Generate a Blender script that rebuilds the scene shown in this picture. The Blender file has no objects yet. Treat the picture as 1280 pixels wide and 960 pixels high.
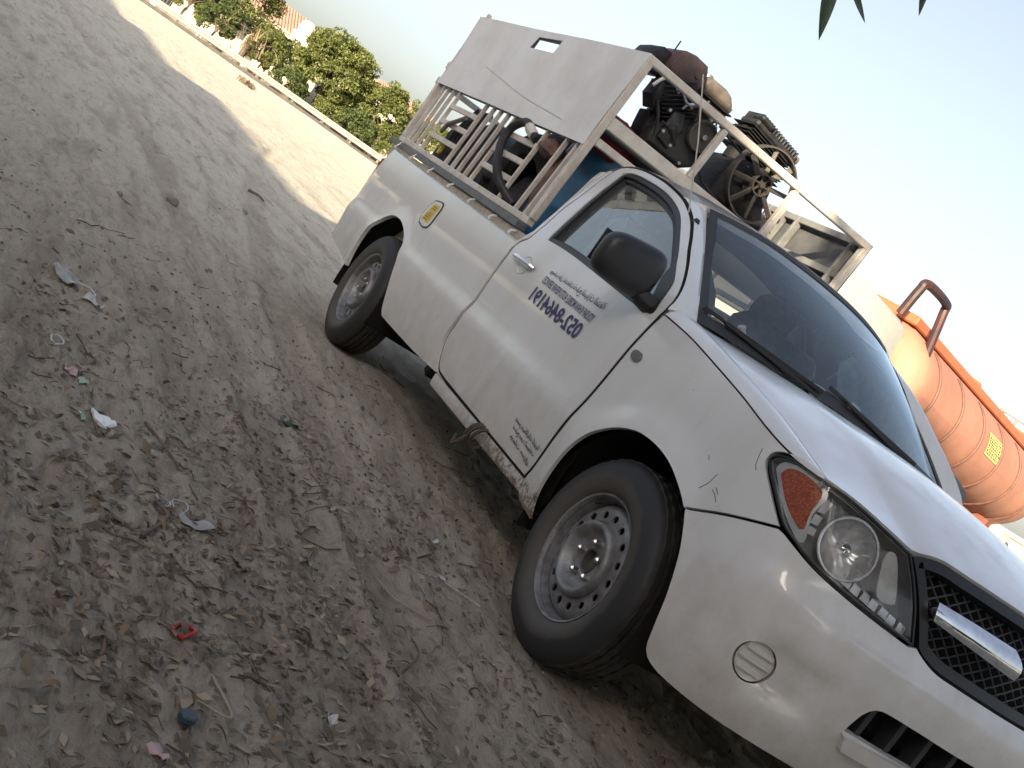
import bpy, math, random
import numpy as np
from mathutils import Vector, Matrix
from mathutils.geometry import delaunay_2d_cdt
random.seed(7); RNG = np.random.default_rng(7)
R = math.radians
scene = bpy.context.scene
C = scene.collection
# ------------------------------------------------------------------ camera
cam_d = bpy.data.cameras.new('camera'); cam = bpy.data.objects.new('camera', cam_d); C.objects.link(cam)
cam_d.sensor_fit = 'HORIZONTAL'; cam_d.sensor_width = 36.0; cam_d.lens = 39.9
cam_d.clip_start = 0.05; cam_d.clip_end = 3000
_fw = Vector((-.8822, .4611, -.0952)).normalized()
_h = _fw.cross(Vector((0, 0, 1))).normalized(); _u = _h.cross(_fw)
_ro = R(34.86)
_r = _h * math.cos(_ro) + _u * math.sin(_ro); _up = _u * math.cos(_ro) - _h * math.sin(_ro)
M = Matrix.Identity(4)
for i in range(3):
    M[i][0] = _r[i]; M[i][1] = _up[i]; M[i][2] = -_fw[i]
M[0][3], M[1][3], M[2][3] = 2.722, -2.778, .947
cam.matrix_world = M
scene.camera = cam
CAM = np.array([2.722, -2.778, .947])
# ------------------------------------------------------------------ sky, sun, exposure
SUN_EL = R(17); SUN_DIR = np.array([.74, -.67])          # horizontal direction towards the sun
SUN_DIR = SUN_DIR / np.linalg.norm(SUN_DIR)
w = bpy.data.worlds.new('World'); scene.world = w; w.use_nodes = True
nt = w.node_tree
sky = nt.nodes.new('ShaderNodeTexSky'); sky.sky_type = 'NISHITA'; sky.sun_disc = False
sky.sun_elevation = SUN_EL; sky.sun_rotation = math.atan2(SUN_DIR[0], SUN_DIR[1])
sky.air_density = 1.0; sky.dust_density = 3.5; sky.ozone_density = 1.0; sky.altitude = 0
nt.nodes['Background'].inputs[1].default_value = 0.12
hs_ = nt.nodes.new('ShaderNodeHueSaturation'); hs_.inputs['Saturation'].default_value = .64       # dusty gulf air
nt.links.new(sky.outputs[0], hs_.inputs['Color']); tn_ = nt.nodes.new('ShaderNodeMix'); tn_.data_type = 'RGBA'; tn_.blend_type = 'MULTIPLY'; tn_.inputs[0].default_value = 1; tn_.inputs[7].default_value = (1.02, .995, 1.01, 1)
nt.links.new(hs_.outputs[0], tn_.inputs[6]); nt.links.new(tn_.outputs[2], nt.nodes['Background'].inputs[0])
sun_d = bpy.data.lights.new('sun', 'SUN'); sun_d.energy = 5.0; sun_d.angle = R(.5); sun_d.color = (1, .85, .61)
sun = bpy.data.objects.new('sun', sun_d); C.objects.link(sun)
_sv = Vector((SUN_DIR[0] * math.cos(SUN_EL), SUN_DIR[1] * math.cos(SUN_EL), math.sin(SUN_EL)))
sun.rotation_euler = _sv.to_track_quat('Z', 'Y').to_euler(); sun.location = (0, 0, 30)
vs = scene.view_settings
vs.view_transform = 'Standard'; vs.look = 'None'; vs.gamma = 1; vs.use_curve_mapping = False; vs.exposure = 1.2
scene.cycles.use_denoising = True
try:
    scene.cycles.denoiser = 'OPENIMAGEDENOISE'; scene.cycles.denoising_input_passes = 'RGB_ALBEDO_NORMAL'
except Exception:
    pass
scene.cycles.max_bounces = 8; scene.cycles.transparent_max_bounces = 16; scene.cycles.caustics_reflective = False; scene.cycles.caustics_refractive = False
# ------------------------------------------------------------------ materials
MATS = {}
def nodes(name):
    m = bpy.data.materials.new(name); m.use_nodes = True
    t = m.node_tree; return m, t, t.nodes['Principled BSDF']
def tex(t, kind, scale, detail=4, rough=.6, coord='Object', stretch=None, dist=0):
    tc = t.nodes.new('ShaderNodeTexCoord'); n = t.nodes.new('ShaderNodeTexNoise' if kind == 'noise' else 'ShaderNodeTexVoronoi')
    src = tc.outputs[coord]
    if stretch:
        mp = t.nodes.new('ShaderNodeMapping'); mp.inputs['Scale'].default_value = stretch
        t.links.new(src, mp.inputs[0]); src = mp.outputs[0]
    t.links.new(src, n.inputs['Vector']); n.inputs['Scale'].default_value = scale
    if kind == 'noise':
        n.inputs['Detail'].default_value = detail; n.inputs['Roughness'].default_value = rough; n.inputs['Distortion'].default_value = dist
    return n
def ramp(t, src, stops):
    r = t.nodes.new('ShaderNodeValToRGB'); e = r.color_ramp.elements
    while len(e) < len(stops): e.new(.5)
    for i, (p, c) in enumerate(stops):
        e[i].position = p; e[i].color = (c, c, c, 1) if np.isscalar(c) else (*c, 1)
    t.links.new(src, r.inputs[0]); return r
def mixc(t, fac, a, b):
    m = t.nodes.new('ShaderNodeMix'); m.data_type = 'RGBA'
    for sock, v in ((m.inputs[0], fac), (m.inputs[6], a), (m.inputs[7], b)):
        if hasattr(v, 'links') or hasattr(v, 'is_output'): t.links.new(v, sock)
        elif np.isscalar(v): sock.default_value = v
        else: sock.default_value = (*v, 1)
    return m.outputs[2]
def bump(t, src, strength, dist, bsdf):
    b = t.nodes.new('ShaderNodeBump'); b.inputs['Strength'].default_value = strength; b.inputs['Distance'].default_value = dist
    t.links.new(src, b.inputs['Height']); t.links.new(b.outputs[0], bsdf.inputs['Normal'])
def worn(name, c1, c2, rough=.6, scale=8, metal=0, bmp=.15, lo=.4, hi=.65, spec=.5, coat=0, c3=None, s3=40, lo3=.6, hi3=.68):
    """paint c1 with patches c2 (dirt, wear) and optional small flecks c3"""
    m, t, b = nodes(name)
    n = tex(t, 'noise', scale, 6, .65); f = ramp(t, n.outputs['Fac'], [(lo, 0.), (hi, 1.)])
    col = mixc(t, f.outputs[0], c1, c2)
    if c3:
        n3 = tex(t, 'noise', s3, 5, .7); f3 = ramp(t, n3.outputs['Fac'], [(lo3, 0.), (hi3, 1.)]); col = mixc(t, f3.outputs[0], col, c3)
    t.links.new(col, b.inputs['Base Color'])
    n2 = tex(t, 'noise', scale * 6, 4, .6)
    rr = t.nodes.new('ShaderNodeMapRange'); rr.inputs[3].default_value = max(.02, rough - .12); rr.inputs[4].default_value = min(1, rough + .15)
    t.links.new(n2.outputs['Fac'], rr.inputs[0]); t.links.new(rr.outputs[0], b.inputs['Roughness'])
    b.inputs['Metallic'].default_value = metal; b.inputs['Specular IOR Level'].default_value = spec; b.inputs['Coat Weight'].default_value = coat
    b.inputs['Coat Roughness'].default_value = .08
    if bmp: bump(t, n2.outputs['Fac'], bmp, .004, b)
    MATS[name] = m; return m
def zmask(t, lo, hi, coord_axis='Z'):
    g = t.nodes.new('ShaderNodeNewGeometry'); s = t.nodes.new('ShaderNodeSeparateXYZ'); t.links.new(g.outputs['Position'], s.inputs[0])
    r = t.nodes.new('ShaderNodeMapRange'); r.inputs[1].default_value = lo; r.inputs[2].default_value = hi; r.clamp = True
    t.links.new(s.outputs[coord_axis], r.inputs[0]); return r.outputs[0]
def mathn(t, op, a, b):
    m = t.nodes.new('ShaderNodeMath'); m.operation = op; m.use_clamp = False
    for i, v in enumerate((a, b)):
        if np.isscalar(v): m.inputs[i].default_value = v
        else: t.links.new(v, m.inputs[i])
    return m.outputs[0]
def car_paint():
    m, t, b = nodes('white_car_paint')
    n = tex(t, 'noise', 1.6, 5, .6); f = ramp(t, n.outputs['Fac'], [(.42, 0.), (.7, .35)])
    col = mixc(t, f.outputs[0], (.71, .715, .71), (.64, .63, .605))
    # road dust: a film that thickens towards the sills, and spattered mud near the wheels
    ns = tex(t, 'noise', 3.0, 8, .7, stretch=(3.2, 3.2, .55)); fs = ramp(t, ns.outputs['Fac'], [(.46, 0.), (.72, .42)]); col = mixc(t, fs.outputs[0], col, (.50, .47, .42))
    low = zmask(t, 1.0, .28); n2 = tex(t, 'noise', 9, 8, .7)
    d = mathn(t, 'MULTIPLY', low, n2.outputs['Fac']); fd = ramp(t, d, [(.20, 0.), (.60, .62)])
    col = mixc(t, fd.outputs[0], col, (.40, .36, .31))
    vlow = zmask(t, .52, .27); n3 = tex(t, 'noise', 34, 8, .75); d2 = mathn(t, 'MULTIPLY', vlow, n3.outputs['Fac']); fm = ramp(t, d2, [(.33, 0.), (.43, 1.)])
    xm = mathn(t, 'MULTIPLY', zmask(t, -1.35, -.75, 'X'), zmask(t, .15, -.1, 'X'))
    fm2 = mathn(t, 'MULTIPLY', fm.outputs[0], xm)
    col = mixc(t, fm2, col, (.16, .11, .075))
    # fine chips
    n4 = tex(t, 'noise', 90, 3, .5); n5 = tex(t, 'noise', 3, 3, .5); ch = mathn(t, 'MULTIPLY', n4.outputs['Fac'], n5.outputs['Fac']); fc = ramp(t, ch, [(.53, 0.), (.55, .6)])
    col = mixc(t, fc.outputs[0], col, (.22, .2, .18))
    t.links.new(col, b.inputs['Base Color'])
    rr = ramp(t, n.outputs['Fac'], [(.35, .30), (.7, .48)]); cw_ = ramp(t, ns.outputs['Fac'], [(.40, 1.0), (.70, .35)]); t.links.new(cw_.outputs[0], b.inputs['Coat Weight']); t.links.new(rr.outputs[0], b.inputs['Roughness'])
    b.inputs['Coat Roughness'].default_value = .07; b.inputs['Coat IOR'].default_value = 1.6
    nb = tex(t, 'noise', 1.7, 2, .5); bump(t, nb.outputs['Fac'], .10, .02, b)
    MATS['paint'] = m
def tyre_mat():
    m, t, b = nodes('tyre_rubber'); tc = t.nodes.new('ShaderNodeTexCoord'); mp = t.nodes.new('ShaderNodeMapping'); mp.inputs['Scale'].default_value = (1, 0, 1); t.links.new(tc.outputs['Object'], mp.inputs[0])
    ln = t.nodes.new('ShaderNodeVectorMath'); ln.operation = 'LENGTH'; t.links.new(mp.outputs[0], ln.inputs[0]); n = tex(t, 'noise', 9, 5, .6); r0 = mathn(t, 'ADD', ln.outputs['Value'], mathn(t, 'MULTIPLY', n.outputs['Fac'], .035))
    d = ramp(t, r0, [(.215, (.055, .05, .045)), (.245, (.075, .068, .060)), (.275, (.06, .055, .048)), (.29, (.024, .024, .026)), (.335, (.020, .020, .021)), (.35, (.045, .04, .034))]); t.links.new(d.outputs[0], b.inputs['Base Color']); b.inputs['Roughness'].default_value = .62
    n2 = tex(t, 'noise', 60, 4, .6); bump(t, n2.outputs['Fac'], .2, .004, b); MATS['tyre_rubber'] = m

car_paint(); tyre_mat()
def simple(name, col, rough=.5, metal=0, spec=.5, coat=0):
    m, t, b = nodes(name); b.inputs['Base Color'].default_value = (*col, 1); b.inputs['Roughness'].default_value = rough
    b.inputs['Metallic'].default_value = metal; b.inputs['Specular IOR Level'].default_value = spec; b.inputs['Coat Weight'].default_value = coat
    n = tex(t, 'noise', 25, 4, .6); v = ramp(t, n.outputs['Fac'], [(.3, tuple(x * .85 for x in col)), (.7, tuple(min(1, x * 1.12) for x in col))])
    t.links.new(v.outputs[0], b.inputs['Base Color'])
    MATS[name] = m; return m
def glass(name, tint, ior=1.5, boost=1.0, dust=.06, refl=(1, 1, 1)):
    m, t, b = nodes(name); t.nodes.remove(b); out = t.nodes['Material Output']
    tr = t.nodes.new('ShaderNodeBsdfTransparent'); tr.inputs[0].default_value = (*tint, 1)
    gl = t.nodes.new('ShaderNodeBsdfGlossy'); gl.inputs['Roughness'].default_value = .02; gl.inputs[0].default_value = (*refl, 1)
    fr = t.nodes.new('ShaderNodeFresnel'); fr.inputs[0].default_value = ior
    fm = mathn(t, 'MULTIPLY', fr.outputs[0], boost)
    mx = t.nodes.new('ShaderNodeMixShader'); t.links.new(fm, mx.inputs[0]); t.links.new(tr.outputs[0], mx.inputs[1]); t.links.new(gl.outputs[0], mx.inputs[2])
    df = t.nodes.new('ShaderNodeBsdfDiffuse'); df.inputs[0].default_value = (.5, .48, .44, 1)
    n = tex(t, 'noise', 5, 6, .7); rr = ramp(t, n.outputs['Fac'], [(.35, dust * .4), (.75, dust * 1.8)])
    m2 = t.nodes.new('ShaderNodeMixShader'); t.links.new(rr.outputs[0], m2.inputs[0]); t.links.new(mx.outputs[0], m2.inputs[1]); t.links.new(df.outputs[0], m2.inputs[2])
    t.links.new(m2.outputs[0], out.inputs[0]); MATS[name] = m
glass('windshield_glass', (.90, .95, .97), 1.5, 1.45, .06, (.80, .94, 1.0))
glass('window_glass', (.84, .91, .89), 1.6, 2.3, .14, (.92, 1.0, .96))
glass('lens_glass', (.93, .94, .95), 1.45, 1.1, .03)
worn('panel_paint', (.80, .80, .79), (.70, .69, .67), .5, 3.5, bmp=.1, c3=(.20, .16, .13), s3=14, lo3=.70, hi3=.74)
worn('cage_paint', (.70, .66, .59), (.56, .50, .43), .55, 9, bmp=.25, c3=(.15, .10, .07), s3=38, lo3=.64, hi3=.70)
worn('rail_grey', (.115, .125, .14), (.17, .17, .17), .5, 12, bmp=.15)
worn('bed_rail', (.46, .40, .31), (.30, .26, .21), .7, 20, bmp=.3)
worn('rib_grey', (.24, .24, .235), (.15, .15, .15), .6, 9, bmp=.2)
worn('inner_panel', (.085, .088, .092), (.14, .14, .14), .65, 7, bmp=.2, c3=(.26, .25, .24), s3=30, lo3=.7, hi3=.78)
worn('rubber', (.018, .018, .019), (.06, .053, .045), .75, 7, bmp=.3, lo=.48, hi=.75)
worn('tread_rubber', (.012, .012, .013), (.04, .035, .03), .85, 9, bmp=.4)
worn('rim_steel', (.30, .305, .315), (.16, .15, .14), .48, 16, metal=.5, bmp=.15, c3=(.12, .09, .07), s3=45, lo3=.62, hi3=.72)
worn('rim_dark', (.10, .095, .09), (.16, .14, .12), .6, 16, metal=.4, bmp=.2)
simple('black_plastic', (.018, .018, .02), .42)
simple('dark_trim', (.03, .031, .033), .55)
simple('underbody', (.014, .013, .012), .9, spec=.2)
simple('interior_dark', (.075, .078, .083), .8, spec=.2)
simple('interior_grey', (.16, .165, .17), .8)
simple('dash_grey', (.20, .205, .215), .8); simple('seat_cloth', (.36, .365, .38), .95)
simple('chrome', (.82, .83, .85), .06, 1.0)
simple('reflector', (.70, .71, .72), .16, .35, .9); simple('mesh_grey', (.075, .08, .085), .5)
simple('lamp_housing', (.33, .34, .35), .25, .25, .8)
simple('clear_lamp', (.75, .76, .74), .2)
simple('nut', (.5, .5, .5), .3, .9)
simple('decal_blue', (.045, .045, .13), .5)
simple('decal_black', (.03, .03, .035), .5)
simple('paper', (.72, .71, .66), .8); simple('milky', (.78, .80, .79), .4)
simple('yellow_plate', (.72, .52, .06), .45); simple('notice_yellow', (.75, .70, .22), .5)
simple('plate_print', (.34, .20, .03), .5)
simple('rope', (.10, .075, .055), .95)
m, t, b = nodes('amber'); b.inputs['Base Color'].default_value = (.75, .10, .02, 1); b.inputs['Roughness'].default_value = .12; b.inputs['Transmission Weight'].default_value = .25
n = tex(t, 'voronoi', 150); v = ramp(t, n.outputs['Distance'], [(.0, (.90, .24, .05)), (.6, (.62, .08, .015))]); t.links.new(v.outputs[0], b.inputs['Base Color']); bump(t, n.outputs['Distance'], .2, .004, b); MATS['amber'] = m
worn('engine_dark', (.020, .021, .024), (.042, .041, .043), .6, 18, metal=.3, bmp=.4, c3=(.16, .15, .15), s3=50, lo3=.62, hi3=.75)
worn('engine_alloy', (.075, .075, .076), (.03, .029, .029), .55, 22, metal=.4, bmp=.35)
worn('engine_red', (.105, .066, .062), (.05, .042, .042), .6, 14, metal=.2, bmp=.3, c3=(.2, .14, .11), s3=45, lo3=.64, hi3=.76)
worn('tank_rust', (.22, .185, .155), (.12, .09, .075), .6, 10, metal=.2, bmp=.3)
worn('flywheel_iron', (.11, .105, .10), (.15, .125, .10), .6, 15, metal=.5, bmp=.35)
worn('blue_plastic', (.025, .14, .27), (.03, .09, .15), .45, 6, bmp=.15)
worn('red_cloth', (.33, .035, .04), (.18, .02, .03), .8, 8, bmp=.5)
worn('hose', (.014, .014, .015), (.04, .038, .036), .6, 14, bmp=.2)
worn('dark_sack', (.035, .04, .05), (.07, .075, .085), .85, 7, bmp=.6, c3=(.12, .13, .14), s3=12, lo3=.6, hi3=.75)
worn('brown_leather', (.20, .12, .09), (.10, .06, .05), .7, 12, bmp=.3)
worn('tank_orange', (.43, .20, .13), (.35, .155, .10), .6, 1.4, bmp=.1, c3=(.30, .15, .10), s3=7, lo3=.60, hi3=.78)
worn('tank_orange_top', (.46, .15, .07), (.52, .14, .05), .5, 3, bmp=.1)
worn('tank_band', (.17, .075, .05), (.11, .05, .04), .6, 8, bmp=.1)
worn('truck_white', (.56, .54, .47), (.48, .45, .40), .5, 3, bmp=.08)
simple('flame_red', (.30, .07, .055), .5)
worn('chassis_dark', (.07, .022, .018), (.018, .016, .016), .5, 2, bmp=.1)
worn('chassis_red', (.26, .085, .055), (.16, .06, .045), .7, 8, bmp=.2)
worn('wall_cream', (.66, .58, .44), (.56, .48, .36), .85, .8, bmp=.15)
worn('wall_white', (.74, .70, .62), (.62, .58, .50), .85, .8, bmp=.15)
worn('roof_tile', (.46, .27, .20), (.36, .20, .15), .85, 3, bmp=.3)
worn('concrete', (.55, .54, .52), (.48, .47, .45), .9, .7, bmp=.2)
worn('galvanized', (.52, .49, .42), (.42, .38, .31), .5, 4, metal=.2, bmp=.1)
worn('fence_metal', (.22, .20, .17), (.15, .13, .11), .6, 6)
worn('bark', (.14, .10, .07), (.07, .05, .035), .95, 9, bmp=.8)
worn('stone', (.24, .22, .195), (.14, .13, .12), .9, 12, bmp=.6)
worn('wood_stick', (.17, .13, .095), (.085, .065, .05), .9, 15, bmp=.5)
worn('asphalt', (.085, .08, .075), (.13, .115, .095), .9, 3, bmp=.3)
def leafmat(name, c1, c2, trans=.3, rough=.55):
    m, t, b = nodes(name)
    n = tex(t, 'noise', 1.3, 3, .6); n2 = t.nodes.new('ShaderNodeNewGeometry')
    rnd = ramp(t, n2.outputs['Random Per Island'], [(0, tuple(x * .7 for x in c1)), (.5, c1), (1, c2)])
    t.links.new(rnd.outputs[0], b.inputs['Base Color']); b.inputs['Roughness'].default_value = rough; b.inputs['Specular IOR Level'].default_value = .35
    tl = t.nodes.new('ShaderNodeBsdfTranslucent'); t.links.new(rnd.outputs[0], tl.inputs[0])
    mx = t.nodes.new('ShaderNodeMixShader'); mx.inputs[0].default_value = trans
    t.links.new(b.outputs[0], mx.inputs[1]); t.links.new(tl.outputs[0], mx.inputs[2]); t.links.new(mx.outputs[0], t.nodes['Material Output'].inputs[0])
    MATS[name] = m
leafmat('sticker_film', (.72, .72, .68), (.74, .74, .70), .6, .5)
leafmat('leaf_green', (.13, .16, .045), (.22, .23, .075))
leafmat('leaf_deep', (.085, .12, .040), (.15, .18, .06))
leafmat('leaf_dry_palm', (.26, .20, .12), (.36, .28, .17), .2)
leafmat('leaf_near', (.035, .07, .035), (.05, .09, .04), .25, .4)
leafmat('leaf_litter', (.17, .132, .094), (.38, .31, .225), .1, .85)
leafmat('leaf_brown', (.22, .145, .088), (.34, .235, .15), .1, .8)
leafmat('twig', (.10, .075, .052), (.25, .20, .15), 0, .9)
# ------------------------------------------------------------------ object helpers
ORG = {}
def _set(o, label=None, cat=None, group=None, kind=None):
    for k, v in (('label', label), ('category', cat), ('group', group), ('kind', kind)):
        if v: o[k] = v
    return o
def thing(name, loc, label, cat, group=None):
    o = bpy.data.objects.new(name, None); C.objects.link(o); o.location = loc; o.empty_display_size = .1
    ORG[o.name] = np.array(loc, float); return _set(o, label, cat, group)
class MB:
    def __init__(s): s.v = []; s.f = []; s.n = 0
    def add(s, V, F):
        V = np.asarray(V, float).reshape(-1, 3); s.v.append(V); s.f += [tuple(int(i) + s.n for i in f) for f in F]; s.n += len(V); return s
    def box(s, c, size, rot=None, bev=0):
        hx, hy, hz = [x / 2 for x in size]
        if bev <= 0:
            V = np.array([(x, y, z) for x in (-hx, hx) for y in (-hy, hy) for z in (-hz, hz)])
            F = [(0, 1, 3, 2), (4, 6, 7, 5), (0, 4, 5, 1), (2, 3, 7, 6), (0, 2, 6, 4), (1, 5, 7, 3)]
        else:
            b = min(bev, hx * .9, hy * .9, hz * .9); V = []; idx = {}
            for sx in (-1, 1):
                for sy in (-1, 1):
                    for sz in (-1, 1):
                        for a in range(3):
                            p = [sx * (hx - b), sy * (hy - b), sz * (hz - b)]; p[a] = (sx * hx, sy * hy, sz * hz)[a]
                            idx[(sx, sy, sz, a)] = len(V); V.append(p)
            F = []
            for a in range(3):
                o1, o2 = [k for k in range(3) if k != a]
                for sg in (-1, 1):
                    q = []
                    for (p1, p2) in ((-1, -1), (1, -1), (1, 1), (-1, 1)):
                        k = [0, 0, 0]; k[a] = sg; k[o1] = p1; k[o2] = p2; q.append(idx[(*k, a)])
                    F.append(q)
            for a in range(3):
                o1, o2 = [k for k in range(3) if k != a]
                for p1 in (-1, 1):
                    for p2 in (-1, 1):
                        def g(sa, ax):
                            k = [0, 0, 0]; k[a] = sa; k[o1] = p1; k[o2] = p2; return idx[(*k, ax)]
                        F.append((g(-1, o1), g(1, o1), g(1, o2), g(-1, o2)))
            for sx in (-1, 1):
                for sy in (-1, 1):
                    for sz in (-1, 1): F.append(tuple(idx[(sx, sy, sz, a)] for a in range(3)))
            V = np.array(V, float)
        if rot is not None: V = V @ np.array(rot).T
        return s.add(V + np.array(c), F)
    def bar(s, a, b, w, d=None, up=(0, 0, 1), ext=0):
        a = np.array(a, float); b = np.array(b, float); d = d or w; t = b - a; L = np.linalg.norm(t); t /= L
        u = np.cross(t, np.array(up, float))
        if np.linalg.norm(u) < 1e-3: u = np.cross(t, (1, 0, 0))
        u /= np.linalg.norm(u); v = np.cross(u, t)
        return s.box((a + b) / 2, (L + 2 * ext, w, d), np.stack([t, u, v], 1), min(w, d) * .12)
    def tube(s, pts, r, n=10, cap=True, closed=False):
        P = np.array(pts, float); m = len(P); rr = np.full(m, r) if np.isscalar(r) else np.array(r, float)
        T = np.gradient(P, axis=0) if not closed else np.roll(P, -1, 0) - np.roll(P, 1, 0)
        T /= np.linalg.norm(T, axis=1)[:, None] + 1e-12
        u = np.cross(T[0], (0, 0, 1.)); u = u if np.linalg.norm(u) > .1 else np.cross(T[0], (1., 0, 0)); u /= np.linalg.norm(u)
        V = []; a = np.linspace(0, 2 * np.pi, n, endpoint=False)
        for i in range(m):
            u = u - T[i] * (u @ T[i]); u /= np.linalg.norm(u); w_ = np.cross(T[i], u)
            V.append(P[i] + rr[i] * (np.cos(a)[:, None] * u + np.sin(a)[:, None] * w_))
        F = []
        for i in range(m if closed else m - 1):
            j = (i + 1) % m
            for k in range(n): F.append((i * n + k, i * n + (k + 1) % n, j * n + (k + 1) % n, j * n + k))
        if cap and not closed: F += [tuple(range(n))[::-1], tuple((m - 1) * n + k for k in range(n))]
        return s.add(np.concatenate(V), F)
    def lathe(s, prof, c, axis='y', n=48, sgn=1, cap=False, mod=None):
        """prof: (radius, offset along axis)"""
        a = np.linspace(0, 2 * np.pi, n, endpoint=False); V = []
        for k, (r, o) in enumerate(prof):
            rr = r if mod is None else r + mod(k, a)
            x, z, q = rr * np.cos(a), rr * np.sin(a), np.full(n, o * sgn)
            V.append(np.stack({'y': (x, q, z), 'x': (q, x, z), 'z': (x, z, q)}[axis], 1) + np.array(c))
        F = []; m = len(prof)
        for i in range(m - 1):
            for k in range(n): F.append((i * n + k, i * n + (k + 1) % n, (i + 1) * n + (k + 1) % n, (i + 1) * n + k))
        if cap: F += [tuple(range(n)), tuple((m - 1) * n + k for k in range(n))[::-1]]
        return s.add(np.concatenate(V), F)
    def grid(s, G):
        G = np.asarray(G, float); a, b = G.shape[:2]
        F = [(i * b + j, i * b + j + 1, (i + 1) * b + j + 1, (i + 1) * b + j) for i in range(a - 1) for j in range(b - 1)]
        return s.add(G.reshape(-1, 3), F)
    def prism(s, poly, dirv, depth, ctr=(0, 0, 0), ax=None):
        """poly 2D in plane spanned by ax (two vectors), extruded along dirv"""
        ax = np.array(ax, float); P = np.array(ctr) + np.array(poly)[:, :1] * ax[0] + np.array(poly)[:, 1:] * ax[1]
        n = len(P); Q = P + np.array(dirv, float) * depth
        F = [tuple(range(n)), tuple(range(n, 2 * n))[::-1]] + [(i, i + n, (i + 1) % n + n, (i + 1) % n) for i in range(n)]
        return s.add(np.concatenate([P, Q]), F)
    def mirror(s):
        m = MB(); V = np.concatenate(s.v) * np.array([1, -1, 1]); m.add(V, [f[::-1] for f in s.f]); return m
    def build(s, name, mat, parent=None, smooth=True, angle=35, recalc=True, **kw):
        V = np.concatenate(s.v) if s.v else np.zeros((0, 3))
        org = ORG[parent.name] if parent is not None else np.zeros(3)
        if parent is None:
            lo, hi = V.min(0), V.max(0); org = np.array([(lo[0] + hi[0]) / 2, (lo[1] + hi[1]) / 2, lo[2]])
        me = bpy.data.meshes.new(name); me.from_pydata((V - org).tolist(), [], s.f)
        if isinstance(mat, (list, tuple)):
            for x in mat: me.materials.append(MATS[x])
        else: me.materials.append(MATS[mat])
        if recalc:
            import bmesh
            bm = bmesh.new(); bm.from_mesh(me); bmesh.ops.recalc_face_normals(bm, faces=bm.faces); bm.to_mesh(me); bm.free()
        if smooth:
            me.polygons.foreach_set('use_smooth', [True] * len(me.polygons))
            if angle: me.set_sharp_from_angle(angle=R(angle))
        me.update()
        o = bpy.data.objects.new(name, me); C.objects.link(o)
        if parent is not None: o.parent = parent
        else: o.location = org
        ORG[o.name] = org
        return _set(o, **kw)
def copy_tree(o, loc, rot=None, parent=None):
    c = o.copy(); C.objects.link(c)
    if parent is None: c.location = loc
    else: c.parent = parent
    if rot is not None and parent is None: c.rotation_euler = rot
    for ch in list(o.children): copy_tree(ch, None, None, c)
    return c
def cr(P, n=8, closed=False):
    P = [np.array(p, float) for p in P]
    Q = ([P[-1]] + P + P[:2]) if closed else ([2 * P[0] - P[1]] + P + [2 * P[-1] - P[-2]])
    out = []
    for i in range(1, len(Q) - 2):
        p0, p1, p2, p3 = Q[i - 1:i + 3]
        for k in range(n):
            t = k / n
            out.append(.5 * ((2 * p1) + (-p0 + p2) * t + (2 * p0 - 5 * p1 + 4 * p2 - p3) * t * t + (-p0 + 3 * p1 - 3 * p2 + p3) * t ** 3))
    if not closed: out.append(P[-1])
    return np.array(out)
def outline(*segs, h=.02):
    """closed outline from segments: each a list of points, smoothed on its own, corners where segments meet"""
    pts = []
    for s_ in segs:
        s_ = list(s_); q = cr(s_, 10) if len(s_) > 2 else np.array(s_, float)
        d = np.r_[0, np.cumsum(np.linalg.norm(np.diff(q, axis=0), axis=1))]; n = max(1, int(round(d[-1] / h)))
        t = np.linspace(0, d[-1], n + 1)
        q = np.stack([np.interp(t, d, q[:, k]) for k in range(q.shape[1])], 1)
        if pts and np.linalg.norm(pts[-1] - q[0]) < h * .3: q = q[1:]
        pts += list(q)
    if np.linalg.norm(pts[0] - pts[-1]) < h * .3: pts.pop()
    return np.array(pts)
def inpoly(P, poly):
    x, y = P[:, 0], P[:, 1]; ins = np.zeros(len(P), bool); n = len(poly); j = n - 1
    for i in range(n):
        xi, yi = poly[i]; xj, yj = poly[j]
        c = ((yi > y) != (yj > y)) & (x < (xj - xi) * (y - yi) / (yj - yi + 1e-15) + xi); ins ^= c; j = i
    return ins
def segdist(P, poly):
    d = np.full(len(P), 9e9); n = len(poly)
    for i in range(n):
        a = poly[i]; b = poly[(i + 1) % n]; ab = b - a; t = np.clip(((P - a) @ ab) / (ab @ ab + 1e-15), 0, 1)
        d = np.minimum(d, np.linalg.norm(P - a - t[:, None] * ab, axis=1))
    return d
def offset_poly(poly, d):
    """shrink (d>0) an outline"""
    p = np.array(poly); a = np.roll(p, 1, 0); b = np.roll(p, -1, 0); t = b - a; t /= np.linalg.norm(t, axis=1)[:, None] + 1e-12
    n = np.stack([-t[:, 1], t[:, 0]], 1)
    area = .5 * np.sum(p[:, 0] * np.roll(p[:, 1], -1) - np.roll(p[:, 0], -1) * p[:, 1])
    return p + n * d * (1 if area > 0 else -1)
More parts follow.
